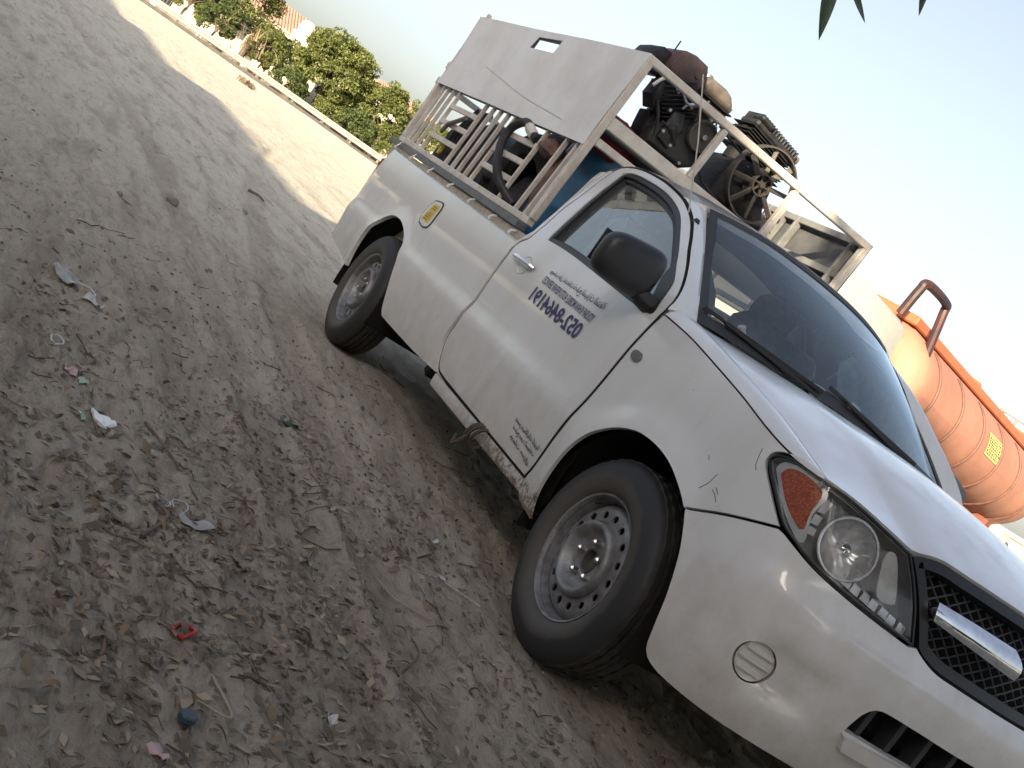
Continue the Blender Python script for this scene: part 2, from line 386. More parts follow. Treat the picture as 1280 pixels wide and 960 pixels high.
def panel(fun, out, holes=(), h=.03, inset=0, lip=.013, mb=None):
    """a curved sheet: the 2D outline (with holes) triangulated and laid on the surface fun(a,b), its edges turned in by lip"""
    mb = mb or MB(); loops = [np.array(out)] + [np.array(q) for q in holes]
    allp = np.concatenate(loops); lo, hi = allp.min(0), allp.max(0)
    gx = np.arange(lo[0], hi[0] + h, h); gy = np.arange(lo[1], hi[1] + h, h * .866)
    I = np.array([(x + (k % 2) * h / 2, y) for k, y in enumerate(gy) for x in gx])
    ok = inpoly(I, loops[0])
    for q in loops[1:]: ok &= ~inpoly(I, q)
    I = I[ok]
    for q in loops: I = I[segdist(I, q) > h * .55] if len(I) else I
    pts = [Vector(map(float, p)) for p in allp] + [Vector(map(float, p)) for p in I]
    E = []; k0 = 0
    for q in loops:
        n = len(q); E += [(k0 + i, k0 + (i + 1) % n) for i in range(n)]; k0 += n
    v, e, f, ov, oe, of = delaunay_2d_cdt(pts, E, [], 0, 1e-6)
    v = np.array([(p.x, p.y) for p in v]); F = [t_ for t_ in f]
    cen = np.array([v[list(t_)].mean(0) for t_ in F]); ok = inpoly(cen, loops[0])
    for q in loops[1:]: ok &= ~inpoly(cen, q)
    F = [t_ for t_, o_ in zip(F, ok) if o_]
    e_ = 1e-3
    def full(p):
        P = np.array(fun(p[0], p[1])); N = np.cross(np.array(fun(p[0] + e_, p[1])) - P, np.array(fun(p[0], p[1] + e_)) - P)
        N /= np.linalg.norm(N) + 1e-15; return P, N
    PN_ = [full(p) for p in v]; V = np.array([p for p, n_ in PN_]); N = np.array([n_ for p, n_ in PN_])
    V = V - N * inset
    mb.add(V, F)
    if lip:
        vi = {tuple(np.round(p, 5)): i for i, p in enumerate(v)}
        for q in loops:
            n = len(q); A = []; Bv = []
            for p in q:
                P, Nn = full(p); A.append(P - Nn * inset); Bv.append(P - Nn * (inset + lip))
            mb.add(np.array(A + Bv), [(i, (i + 1) % n, (i + 1) % n + n, i + n) for i in range(n)])
    return mb
# ------------------------------------------------------------------ the body surface of the pickup
PL = [(-4.235, -.60), (-4.225, -.70), (-4.19, -.79), (-4.12, -.842), (-4.0, -.862), (-3.6, -.872), (-3.0, -.876), (-2.0, -.876), (-1.0, -.876), (-.5, -.876), (0, -.876), (.2, -.876), (.35, -.872), (.47, -.86), (.57, -.832), (.65, -.785), (.715, -.71), (.765, -.61), (.805, -.48), (.835, -.33), (.853, -.17), (.86, 0.0)]
def _cp(P, n=14):
    P = [np.array(p, float) for p in P]; Q = [2 * P[0] - P[1]] + P + [np.array([P[-2][0], -P[-2][1]])]; out = []
    for i in range(1, len(Q) - 2):
        p0, p1, p2, p3 = Q[i - 1:i + 3]; nm = np.linalg.norm
        t0 = 0; t1 = nm(p1 - p0) ** .5; t2 = t1 + nm(p2 - p1) ** .5; t3 = t2 + nm(p3 - p2) ** .5
        for k in range(n):
            t = t1 + (t2 - t1) * k / n
            A1 = (t1 - t) / (t1 - t0) * p0 + (t - t0) / (t1 - t0) * p1; A2 = (t2 - t) / (t2 - t1) * p1 + (t - t1) / (t2 - t1) * p2; A3 = (t3 - t) / (t3 - t2) * p2 + (t - t2) / (t3 - t2) * p3
            B1 = (t2 - t) / (t2 - t0) * A1 + (t - t0) / (t2 - t0) * A2; B2 = (t3 - t) / (t3 - t1) * A2 + (t - t1) / (t3 - t1) * A3
            out.append((t2 - t) / (t2 - t1) * B1 + (t - t1) / (t2 - t1) * B2)
    out.append(P[-1]); return np.array(out)
PC = _cp(PL); _d = np.r_[0, np.cumsum(np.linalg.norm(np.diff(PC, axis=0), axis=1))]
PS = _d - _d[np.argmin(abs(PC[:, 0]) + (PC[:, 1] > -.8) * 9)]
PN = np.gradient(PC, PS, axis=0); PN = np.stack([PN[:, 1], -PN[:, 0]], 1); PN /= np.linalg.norm(PN, axis=1)[:, None]
def _sm(xs, vs):
    xs = np.array(xs); vs = np.array(vs); m = np.gradient(vs, xs)
    def f(z):
        z = min(max(z, xs[0]), xs[-1]); i = min(int(np.searchsorted(xs, z, side='right')) - 1, len(xs) - 2); hh = xs[i + 1] - xs[i]; t = (z - xs[i]) / hh
        return (2 * t ** 3 - 3 * t * t + 1) * vs[i] + (t ** 3 - 2 * t * t + t) * hh * m[i] + (-2 * t ** 3 + 3 * t * t) * vs[i + 1] + (t ** 3 - t * t) * hh * m[i + 1]
    return f
dyf = _sm([.0, .25, .30, .36, .45, .55, .60, .615, .635, .66, .685, .71, .76, .85, .95, 1.02, 1.06, 1.10, 1.2], [.05, .045, .037, .026, .016, .006, .001, .0, .003, .009, .014, .016, .0165, .018, .024, .034, .044, .064, .14])
dxf = _sm([.0, .26, .30, .36, .45, .55, .62, .655, .675, .70, .74, .80, .86, .92, .97, 1.05, 1.2], [.10, .055, .035, .015, .0, .0, .003, .008, .026, .038, .046, .058, .078, .106, .142, .22, .4])
dys = _sm([.0, .25, .30, .36, .45, .55, .62, .68, .76, .85, .95, 1.02, 1.06, 1.10, 1.2], [.05, .045, .036, .026, .018, .010, .006, .006, .008, .011, .018, .030, .042, .062, .14])
def S(s, z):
    bx = np.interp(s, PS, PC[:, 0]); by = np.interp(s, PS, PC[:, 1]); nx = np.interp(s, PS, PN[:, 0]); ny = np.interp(s, PS, PN[:, 1])
    kf = min(max((s + .75) / .5, 0), 1); kf = kf * kf * (3 - 2 * kf)      # the flank crease dies out on the front wing
    ins = nx * nx * dxf(z) + ny * ny * (dyf(z) * (1 - kf) + dys(z) * kf)
    if by < -.7:
        for wx in (0, -3.085):
            if abs(bx - wx) < .6:
                t = (math.hypot(bx - wx, z - .33) - .40) / .11
                if t < 1: ins -= .014 * ((1 - t) ** 2 * (1 + 2 * t) if t > 0 else 1)
    return np.array([bx - nx * ins, by - ny * ins, z])
def G_(x, z):
    q = z - 1.08; return np.array([x, -(.832 - .40 * q - .22 * q * q), z])
def D(x, z):
    t = min(max((z - 1.02) / .08, 0), 1); t = t * t * (3 - 2 * t)
    return S(x, z) * (1 - t) + G_(x, z) * t
def on(fun, a, b, out=0):
    e_ = 1e-3; P = np.array(fun(a, b)); N = np.cross(np.array(fun(a + e_, b)) - P, np.array(fun(a, b + e_)) - P); N /= np.linalg.norm(N); return P + N * out
def ss(a, b, x):
    t = np.clip((np.asarray(x, float) - a) / (b - a), 0, 1); return t * t * (3 - 2 * t)
# ------------------------------------------------------------------ noise for meshes
def vnoise(x, y, seed):
    xi = np.floor(x).astype(np.int64); yi = np.floor(y).astype(np.int64); xf = x - xi; yf = y - yi
    def hsh(a, b):
        q = (a * 374761393 + b * 668265263 + seed * 974634777) & 0x7fffffff; q = ((q ^ (q >> 13)) * 1274126177) & 0x7fffffff
        return ((q ^ (q >> 16)) & 0xffff) / 65535.
    u = xf * xf * (3 - 2 * xf); v = yf * yf * (3 - 2 * yf)
    return (hsh(xi, yi) * (1 - u) + hsh(xi + 1, yi) * u) * (1 - v) + (hsh(xi, yi + 1) * (1 - u) + hsh(xi + 1, yi + 1) * u) * v - .5
def fbm(x, y, seed, oct=4, gain=.5):
    r = 0; a = 1
    for k in range(oct): r = r + a * vnoise(x * 2 ** k, y * 2 ** k, seed + k * 17); a *= gain
    return r
TRACKS = ((-1.62, .02, .004, 1.0), (-3.05, .03, .005, .9), (-1.05, -.10, -.006, .8), (.35, .05, .01, .9), (-2.25, .13, .006, .7))
def packed(x, y):
    """where wheels have pressed the ground, and where it was scuffed along the way they drove"""
    m_ = 0 * x
    for y0, sl, cv, a_ in TRACKS:
        e = y - (y0 + sl * (x + 4) - cv * (x + 4) ** 2); m_ = np.maximum(m_, a_ * np.exp(-(e / .10) ** 4) * (.25 + .75 * (vnoise(x * .35, y0 * 7 + 0 * x, 51) > -.12)))
    yt = -.42 - .17 * (x + 1.0) * .4; m_ = np.maximum(m_, np.exp(-((y - yt) / .085) ** 4) * ss(-2.9, -2.4, x) * (1 - ss(-.75, -.5, x)))
    st = np.clip((fbm(x * .9, y * 7.0, 83, 4) - .10) * 3.2, 0, 1) + .8 * np.clip((fbm(x * 3.0, y * 11.0, 87, 3) - .22) * 4, 0, 1)
    return np.clip(.75 * m_ + .75 * st, 0, 1) * (1 - ss(18, 40, np.hypot(x - CAM[0], y - CAM[1])))
def terrain(x, y):
    x = np.asarray(x, float); y = np.asarray(y, float)
    h = .55 * ss(6, 52, -x) + .25 * fbm(x * .05, y * .05, 3, 3) * ss(8, 40, -x)
    d = np.hypot(x - CAM[0], y - CAM[1]); near = 1 - ss(8, 22, d)
    # wheel ruts and drag marks run along the way the vehicles drive
    h = h + .030 * fbm(x * .55, y * 2.2, 11, 3) * (.4 + .6 * near)
    h = h + .028 * near * fbm(x * 2.6, y * 6.5, 23, 3) + .019 * near * (fbm(x * 7, y * 14, 31, 3))
    h = h + .012 * (1 - ss(5, 11, d)) * fbm(x * 30, y * 46, 41, 3)
    clod = np.maximum(fbm(x * 15, y * 19, 61, 2) - .30, 0); h = h + .055 * clod * (1 - ss(5, 12, d))
    # older wheel tracks across the lot
    for y0, sl, cv, a_ in ((-1.62, .02, .004, 1.0), (-3.05, .03, .005, .9), (-1.05, -.10, -.006, .8), (.35, .05, .01, .9), (-2.25, .13, .006, .7)):
        yt = y0 + sl * (x + 4) + cv * (x + 4) ** 2 * np.sign(-1); e = y - yt; bd = np.exp(-(e / .085) ** 4) * (1 - ss(16, 26, d)) * (.35 + .65 * (vnoise(x * .35, y0 * 7 + 0 * x, 51) > -.12)); h = h * (1 - .45 * bd * a_) + a_ * bd * (-.014 + .007 * (np.sin(x * 2 * np.pi / .055 + np.abs(e) * 45) > 0)) + a_ * .012 * np.exp(-((np.abs(e) - .125) / .03) ** 2) * (1 - ss(16, 26, d))
    # flat under the tyres; fresh tread print behind the front wheel
    for wx in (0, -3.085):
        for wy in (-.755, .755):
            q = np.hypot((x - wx) / 1.25, (y - wy)) ; h = h * (ss(.12, .38, q)) + .016 * np.exp(-((q - .25) / .075) ** 2) * (1 + .8 * fbm(x * 18, y * 18, 71, 2))
    yt = -.42 - .17 * (x + 1.0) * .4; band = np.exp(-((y - yt) / .075) ** 4) * ss(-2.9, -2.4, x) * (1 - ss(-.75, -.5, x))
    h = h * (1 - .5 * band) + band * (-.012 + .010 * (np.sin(x * 2 * np.pi / .045 + np.abs(y - yt) * 40) > .1))
    return h
# ------------------------------------------------------------------ ground: one sheet to the horizon, finest where people walk round the truck
def build_ground():
    fine = np.radians(np.arange(118, 214, .16)); coarse = np.radians(np.r_[np.arange(214, 478, 3.0)]); th = np.r_[fine, coarse]
    rr = np.r_[np.geomspace(.25, 12, 430), np.geomspace(12.2, 90, 130), np.geomspace(95, 2500, 26)]
    T, Q = np.meshgrid(th, rr, indexing='ij'); X = CAM[0] + Q * np.cos(T); Y = CAM[1] + Q * np.sin(T)
    Z = terrain(X, Y); n, m_ = X.shape
    V = np.stack([X, Y, Z], -1).reshape(-1, 3); V = np.concatenate([V, [[CAM[0], CAM[1], 0.]]])
    i = np.arange(n)[:, None]; j = np.arange(m_ - 1)[None]; i2 = (i + 1) % n
    F = np.stack(np.broadcast_arrays(i * m_ + j, i * m_ + j + 1, i2 * m_ + j + 1, i2 * m_ + j), -1).reshape(-1, 4)
    me = bpy.data.meshes.new('ground'); nv = len(V); nf = len(F)
    tri = np.array([(k * m_, ((k + 1) % n) * m_, nv - 1) for k in range(n)])
    me.vertices.add(nv); me.vertices.foreach_set('co', V.ravel())
    loops = np.concatenate([F.ravel(), tri.ravel()]); me.loops.add(len(loops)); me.loops.foreach_set('vertex_index', loops)
    me.polygons.add(nf + len(tri)); me.polygons.foreach_set('loop_start', np.r_[np.arange(nf) * 4, nf * 4 + np.arange(len(tri)) * 3])
    me.polygons.foreach_set('use_smooth', np.ones(nf + len(tri), bool)); me.update(calc_edges=True); me.validate()
    at = me.attributes.new('packed', 'FLOAT', 'POINT'); at.data.foreach_set('value', packed(V[:, 0], V[:, 1]).astype(np.float32))
    m, t, b = nodes('sandy_ground')
    g = t.nodes.new('ShaderNodeNewGeometry'); sp = t.nodes.new('ShaderNodeSeparateXYZ'); t.links.new(g.outputs['Position'], sp.inputs[0])
    # loose pale sand on the open ground, dark trodden soil with rotting leaves under the tree
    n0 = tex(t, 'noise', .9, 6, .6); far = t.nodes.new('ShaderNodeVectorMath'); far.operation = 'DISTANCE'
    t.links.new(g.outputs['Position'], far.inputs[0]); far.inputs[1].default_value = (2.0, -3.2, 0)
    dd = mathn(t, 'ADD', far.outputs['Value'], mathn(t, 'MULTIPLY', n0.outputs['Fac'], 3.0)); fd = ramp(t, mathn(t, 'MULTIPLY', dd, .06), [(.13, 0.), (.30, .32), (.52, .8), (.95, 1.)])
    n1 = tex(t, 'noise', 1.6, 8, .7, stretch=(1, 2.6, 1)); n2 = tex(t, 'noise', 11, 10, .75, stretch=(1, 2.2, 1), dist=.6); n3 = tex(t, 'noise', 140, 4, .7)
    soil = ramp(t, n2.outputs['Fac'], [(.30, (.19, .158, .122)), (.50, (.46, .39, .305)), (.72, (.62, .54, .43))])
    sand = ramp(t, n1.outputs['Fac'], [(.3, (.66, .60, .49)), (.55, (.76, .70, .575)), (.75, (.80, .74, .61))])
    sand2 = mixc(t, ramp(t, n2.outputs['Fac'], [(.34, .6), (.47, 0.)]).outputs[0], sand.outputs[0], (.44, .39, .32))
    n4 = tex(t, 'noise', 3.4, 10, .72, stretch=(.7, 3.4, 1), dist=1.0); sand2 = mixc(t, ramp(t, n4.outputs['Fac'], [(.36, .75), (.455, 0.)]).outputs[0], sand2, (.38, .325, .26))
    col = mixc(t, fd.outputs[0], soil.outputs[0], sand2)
    pk_ = t.nodes.new('ShaderNodeAttribute'); pk_.attribute_name = 'packed'; dk = t.nodes.new('ShaderNodeMix'); dk.data_type = 'RGBA'; dk.blend_type = 'MULTIPLY'; t.links.new(pk_.outputs['Fac'], dk.inputs[0]); t.links.new(col, dk.inputs[6]); dk.inputs[7].default_value = (.75, .73, .71, 1); col = dk.outputs[2]
    gr = mixc(t, ramp(t, n3.outputs['Fac'], [(.3, .22), (.46, 0.)]).outputs[0], col, (.05, .042, .035))
    t.links.new(gr, b.inputs['Base Color']); b.inputs['Roughness'].default_value = .95; b.inputs['Specular IOR Level'].default_value = .15
    ad = mathn(t, 'ADD', mathn(t, 'MULTIPLY', n2.outputs['Fac'], 1.0), mathn(t, 'MULTIPLY', n3.outputs['Fac'], .35))
    bump(t, ad, .8, .05, b)
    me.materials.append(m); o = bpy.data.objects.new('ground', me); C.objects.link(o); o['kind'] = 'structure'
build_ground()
# ------------------------------------------------------------------ the pickup
truck = thing('pickup_truck', (-1.2, 0, 0), 'white single cab pickup truck with steel wheels parked on the sand', 'pickup truck')
SM = float(PS.max())
def S2(s, z):
    if s <= SM: return S(s, z)
    p = S(2 * SM - s, z); return np.array([p[0], -p[1], p[2]])
def mir(pts): return [(2 * SM - s, z) for s, z in pts][::-1]
def both(mb, name, mat, parent=truck, **k):
    a = mb.build(name, mat, parent, **k); b_ = mb.mirror().build(name, mat, parent, **k); return a, b_
arch_f = [(-.335, .275), (-.362, .337), (-.368, .43), (-.347, .525), (-.30, .60), (-.243, .648), (-.167, .69), (-.079, .718), (0, .725), (.08, .722), (.16, .707), (.246, .676), (.307, .645)]
fb = [(.311, .650), (.385, .684), (.471, .719), (.588, .764)]
shoulder = [(.60, .930), (.52, .931), (.45, .938), (.35, .955), (.2, .985), (0, 1.017), (-.2, 1.046), (-.408, 1.064)]
fend = outline([(-.408, 1.06), (-.41, .97), (-.416, .89), (-.426, .773), (-.445, .648), (-.471, .527), (-.488, .405), (-.508, .352)],
               [(-.508, .352), (-.50, .30), (-.47, .285)], [(-.47, .285), (-.335, .275)], arch_f, fb,
               [(.588, .772), (.516, .823), (.457, .864), (.436, .886), (.45, .913), (.515, .931), (.60, .930)], shoulder, h=.016)
fm = panel(S, offset_poly(fend, .005), h=.028)
seam3 = cr([(-.40, -.748, 1.105), (-.31, -.742, 1.094), (-.2, -.743, 1.077), (0, -.745, 1.045), (.2, -.75, 1.012), (.35, -.757, .981), (.48, -.767, .952), tuple(S(.605, .932))], 10)
sh = cr(shoulder[::-1], 10)
def fender_top():
    n = 50; a = np.linspace(0, 1, n); g = []
    d1 = np.linspace(0, len(sh) - 1, n); d2 = np.linspace(0, len(seam3) - 1, n)
    for k in range(n):
        q = np.array([np.interp(d1[k], np.arange(len(sh)), sh[:, c]) for c in (0, 1)]); A = S(*q)
        B = np.array([np.interp(d2[k], np.arange(len(seam3)), seam3[:, c]) for c in range(3)]); B = B + np.array([0, -.003, 0])
        K = np.array([(A[0] + B[0]) / 2, A[1] * .62 + B[1] * .38, max(A[2], B[2]) - .002 + .006])
        row = [(1 - t) ** 2 * A + 2 * t * (1 - t) * K + t * t * B for t in np.linspace(0, 1, 9)]; row.append(B + np.array([0, .002, -.03])); g.append(row)
    return g
fm.grid(fender_top())
fenders = both(fm, 'front_fender', 'paint', angle=50)
for pts in ([(.300, .715), (.318, .745), (.325, .775)], [(.345, .735), (.365, .728), (.385, .715)], [(.352, .745), (.372, .735)], [(.40, .90), (.415, .86), (.43, .845)], [(.25, .80), (.262, .79)]):
    q = [on(S, a_, b_, .0006) for a_, b_ in cr(pts, 6)] if len(pts) > 2 else [on(S, a_, b_, .0006) for a_, b_ in pts]; MB().tube(q, .0010, 4).build('scratch', 'decal_black', fenders[0])
# hood
def hood():
    nu, nv = 44, 61; fr = cr([(.61, .931), (.715, .929), (.851, .916), (.941, .906), (.984, .917), (1.047, .929), (1.134, .931), (1.238, .933), (SM, .936)], 12)
    fd = np.r_[0, np.cumsum(np.linalg.norm(np.diff(fr, axis=0), axis=1))]; fd /= fd[-1]
    sm3 = seam3[10:]; sd = np.r_[0, np.cumsum(np.linalg.norm(np.diff(sm3, axis=0), axis=1))]; sd /= sd[-1]
    def Rr(v): return np.array([-.305 + (1 - v * v) * .065, v * .739, 1.094 + (1 - v * v) * .028])
    def Ff(v):
        a = 1 - abs(v); q = [np.interp(a, fd, fr[:, c]) for c in (0, 1)]; p = S(*q); return np.array([p[0], p[1] if v <= 0 else -p[1], p[2]])
    def Sd(u, sg):
        p = np.array([np.interp(u, sd, sm3[:, c]) for c in range(3)]); return np.array([p[0], (p[1] + .003) * (1 if sg < 0 else -1), p[2]])
    g = []
    for u in np.linspace(0, 1, nu):
        row = []
        for v in np.linspace(-1, 1, nv):
            a = (v + 1) / 2
            P = (1 - u) * Rr(v) + u * Ff(v) + (1 - a) * Sd(u, -1) + a * Sd(u, 1) \
                - ((1 - a) * (1 - u) * Rr(-1) + (1 - a) * u * Ff(-1) + a * (1 - u) * Rr(1) + a * u * Ff(1))
            P[2] += .050 * math.sin(math.pi * min(1, u * 1.0)) ** .85 * (1 - abs(v) ** 2.4) + .006 * math.exp(-((abs(v) - .62) / .09) ** 2) * math.sin(math.pi * u)
            row.append(P)
        g.append(row)
    g = np.array(g); top = g.copy()
    m = MB(); m.grid(top)
    # edges turned down
    m.grid([top[0], top[0] + np.array([.004, 0, -.03])]); m.grid([top[-1], top[-1] + np.array([-.012, 0, -.022])])
    m.grid([top[:, 0], top[:, 0] + np.array([0, .004, -.03])]); m.grid([top[:, -1], top[:, -1] + np.array([0, -.004, -.03])])
    return m
hood().build('hood', 'paint', truck, angle=45)
# front bumper
btop = [(1.078, .712), (1.053, .708), (.873, .718), (.732, .733), (.629, .757), (.588, .768)]
gbot = [(SM, .684), (1.427, .684), (1.255, .686), (1.17, .689), (1.11, .705), (1.085, .716)]
bump_half = [(.311, .645), (.345, .61), (.39, .545), (.43, .45), (.452, .36), (.463, .305), (.49, .281), (.541, .274)]
bot = [(.541, .274), (.728, .279), (.987, .287), (1.25, .29), (SM, .29)]
bo = outline(fb[::-1], bump_half, bot, mir(bot), mir(bump_half), mir(fb[::-1]), mir(btop), mir(gbot), gbot, btop, h=.02)
fogc = (.741, .461); ang = np.linspace(0, 2 * np.pi, 36, endpoint=False)
fog = np.stack([fogc[0] + .056 * np.cos(ang), fogc[1] + .054 * np.sin(ang)], 1); fogm = np.stack([2 * SM - fog[:, 0], fog[:, 1]], 1)
ih = [(1.03, .447), (1.032, .465), (1.043, .505), (1.063, .530), (1.095, .540), (1.205, .541), (1.35, .538), (SM, .537)]
il = [(SM, .447), (1.22, .447), (1.03, .447)]
itk = outline(ih, mir(ih), mir(il), il, h=.02)
def SB(s, z):
    """bumper skin: the body surface with the shallow pocket round the fog lamp"""
    p = S2(s, z); s_ = s if s <= SM else 2 * SM - s
    d = .020 * ss(.70, .78, s_) * (1 - ss(.86, 1.0, s_)) * ss(.375, .44, z) * (1 - ss(.50, .56, z))
    return p + np.array([-d * .8, d * .55 * (1 if s <= SM else -1), 0])
bm_ = panel(SB, offset_poly(bo, .0035), [fog, fogm, itk], h=.026, lip=.03)
lipo = outline([(1.028, .440), (1.25, .446), (SM, .446)], mir([(1.028, .440), (1.25, .446), (SM, .446)]), mir([(SM, .408), (1.25, .408), (1.045, .404)]), [(SM, .408), (1.25, .408), (1.045, .404)], h=.03)
bumper = bm_.build('front_bumper', 'paint', truck, angle=40)
panel(S2, lipo, h=.04, inset=-.022, lip=.05).build('bumper_lip', 'paint', bumper, angle=40)
for sg in (0, 1):
    fc = MB(); ff = fog if sg == 0 else fogm; fcs = offset_poly(ff, .0035); cx = fogc[0] if sg == 0 else 2 * SM - fogc[0]
    panel(SB, fcs, h=.02, inset=.014, lip=.02, mb=fc)
    for dz in (-.027, .0, .027):
        wd = math.sqrt(.046 ** 2 - dz ** 2); panel(SB, outline([(cx - wd, fogc[1] + dz - .004), (cx + wd, fogc[1] + dz - .004)], [(cx + wd, fogc[1] + dz - .004), (cx + wd, fogc[1] + dz + .004)], [(cx + wd, fogc[1] + dz + .004), (cx - wd, fogc[1] + dz + .004)], [(cx - wd, fogc[1] + dz + .004), (cx - wd, fogc[1] + dz - .004)], h=.02), h=.02, inset=.002, lip=.012, mb=fc)
    fc.build('fog_lamp_cover', 'paint', bumper, angle=30)
panel(S2, itk, h=.05, inset=.10, lip=0).build('air_intake_back', 'underbody', bumper)
for sv in np.linspace(1.085, 2 * SM - 1.085, 9):
    a = S2(sv, .44); b_ = S2(sv, .545); nrm = on(S2, sv, .5, 1) - S2(sv, .5)
    MB().bar(a - nrm * .05, b_ - nrm * .05, .018, .055, up=nrm).build('intake_slat', 'dark_trim', bumper, smooth=False)
# black sheets behind every gap of the skin, standing in for its shade
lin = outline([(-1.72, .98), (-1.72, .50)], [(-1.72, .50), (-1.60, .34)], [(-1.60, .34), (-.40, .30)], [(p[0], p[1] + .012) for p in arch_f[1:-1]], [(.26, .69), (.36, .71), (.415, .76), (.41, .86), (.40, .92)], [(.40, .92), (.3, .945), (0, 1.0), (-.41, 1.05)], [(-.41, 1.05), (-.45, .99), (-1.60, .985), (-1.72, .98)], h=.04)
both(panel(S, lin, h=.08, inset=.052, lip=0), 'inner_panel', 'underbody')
both(panel(S, outline([(p[0], p[1] + .02) for p in fb], [(p[0], p[1] - .02) for p in fb[::-1]], [(fb[0][0], fb[0][1] - .02), (fb[0][0], fb[0][1] + .02)], h=.03), h=.05, inset=.03, lip=0), 'seam_backing', 'underbody')
# headlamps
hl_top = [(.436, .888), (.452, .913), (.515, .929), (.612, .928), (.715, .926), (.851, .912), (.941, .90)]
hl_in = [(.941, .90), (.985, .85), (1.03, .79), (1.076, .714)]
hl_bot = [(1.076, .714), (1.053, .711), (.873, .721), (.732, .736), (.629, .761), (.586, .777), (.516, .826), (.458, .866), (.436, .888)]
hlo = offset_poly(outline(hl_top, hl_in, hl_bot, h=.014), .002)
def frame_at(fun, a, b, inset):
    e_ = 1e-3; P = np.array(fun(a, b)); tx = np.array(fun(a + e_, b)) - P; tz = np.array(fun(a, b + e_)) - P
    N = np.cross(tx, tz); N /= np.linalg.norm(N); tx /= np.linalg.norm(tx); tz = np.cross(N, tx); return P - N * inset, np.stack([N, tx, tz], 1)
def lathe_on(fun, a, b, inset, prof, n=32, tilt=None, mod=None):
    P, Fm = frame_at(fun, a, b, inset); q = MB().lathe(prof, (0, 0, 0), 'x', n, mod=mod); 
    if tilt is not None: Fm = tilt @ Fm
    V = np.concatenate(q.v) @ Fm.T + P; r_ = MB(); r_.add(V, q.f); return r_
for sg in (1, -1):
    mk = (lambda q: q) if sg == 1 else (lambda q: q.mirror())
    hl = mk(panel(S, hlo, h=.025, inset=.066, lip=0)).build('headlight', 'lamp_housing', truck)
    mk(panel(S, offset_poly(hlo, .003), [offset_poly(hlo, .0075)], h=.02, inset=.010, lip=.054)).build('lamp_wall', 'lamp_housing', hl)
    mk(panel(S, hlo, [offset_poly(hlo, .005)], h=.02, inset=.001, lip=.009)).build('lamp_bezel', 'black_plastic', hl)
    mk(panel(S, offset_poly(hlo, .006), h=.02, inset=.006, lip=0)).build('lens', 'lens_glass', hl)
    am = outline([(.487, .876), (.500, .902), (.560, .911), (.622, .898), (.626, .845), (.640, .795), (.605, .800), (.548, .830), (.487, .876)], h=.015)
    mk(panel(S, am, h=.015, inset=.016, lip=.05)).build('indicator_lens', 'amber', hl)
    mk(panel(S, outline([(.462, .880), (.470, .906), (.52, .919), (.60, .918), (.640, .900), (.636, .84), (.660, .785), (.655, .765), (.60, .785), (.53, .828), (.462, .880)], h=.015), [am], h=.015, inset=.020, lip=.045)).build('indicator_bezel', 'reflector', hl)
    for q in ([(.640, .855), (.664, .860), (.668, .893), (.640, .894)], [(.642, .822), (.668, .826), (.668, .850), (.641, .848)], [(.652, .795), (.676, .798), (.672, .818), (.648, .815)]):
        mk(panel(S, outline(*[[q[i], q[(i + 1) % 4]] for i in range(4)], h=.01), h=.01, inset=.024, lip=.04)).build('reflector_block', 'reflector', hl)
    tl = np.eye(3)
    mk(lathe_on(S, .775, .823, .012, [(.082, -.004), (.080, .0), (.075, .0), (.072, -.012), (.062, -.030), (.046, -.044), (.02, -.052), (.001, -.054)], 48, mod=lambda k, a: .0022 * np.sign(np.sin(9 * a)) * (k > 2))).build('reflector_bowl', 'reflector', hl, angle=25)
    mk(lathe_on(S, .775, .823, .012, [(.001, -.012), (.012, -.014), (.016, -.022), (.016, -.05)], 20)).build('bulb_cap', 'chrome', hl)
    cl = outline([(.878, .850), (.886, .878), (.918, .872), (.968, .79), (.968, .770), (.915, .768), (.878, .850)], h=.012)
    mk(panel(S, cl, h=.015, inset=.016, lip=.05)).build('side_lamp', 'clear_lamp', hl)
    for k in range(7):
        s0 = .815 + k * .034; zz = .745 - .0035 * k; q = [(s0, zz), (s0 + .029, zz - .003), (s0 + .027, zz + .020), (s0 + .002, zz + .023)]
        mk(panel(S, outline(*[[q[i], q[(i + 1) % 4]] for i in range(4)], h=.01), h=.01, inset=.026 + .006 * (k % 2), lip=.03)).build('chrome_facet', 'reflector', hl, angle=20)
# grille
gt = [(.951, .897), (.99, .912), (1.047, .924), (1.134, .926), (1.238, .928), (SM, .931)]
gl = [(1.094, .718), (1.045, .785), (1.0, .845), (.951, .897)]
gb = [(SM, .690), (1.427, .690), (1.255, .692), (1.172, .695), (1.115, .708), (1.094, .718)]
gro = outline(gt, mir(gt), mir(gl), mir(gb), gb, gl, h=.02)
grille = panel(S2, gro, [offset_poly(gro, .026)], h=.02, inset=.004, lip=.05).build('grille', 'black_plastic', truck, angle=30)
panel(S2, gro, h=.06, inset=.062, lip=0).build('grille_back', 'underbody', grille)
lat = MB(); gin = offset_poly(gro, .02)
for k in range(-24, 48):
    for sl in (1, -1):
        s0 = 1.0 + k * .050; pts = [(s0 + sl * t * .36, .69 + t * .24) for t in np.linspace(0, 1, 25)]
        run = []
        for p in pts + [None]:
            if p is not None and inpoly(np.array([p]), gin)[0]: run.append(on(S2, p[0], p[1], -.040))
            else:
                if len(run) > 2: lat.tube(run, .0027, 4, cap=False)
                run = []
lat.build('mesh_insert', 'mesh_grey', grille, kind='stuff')
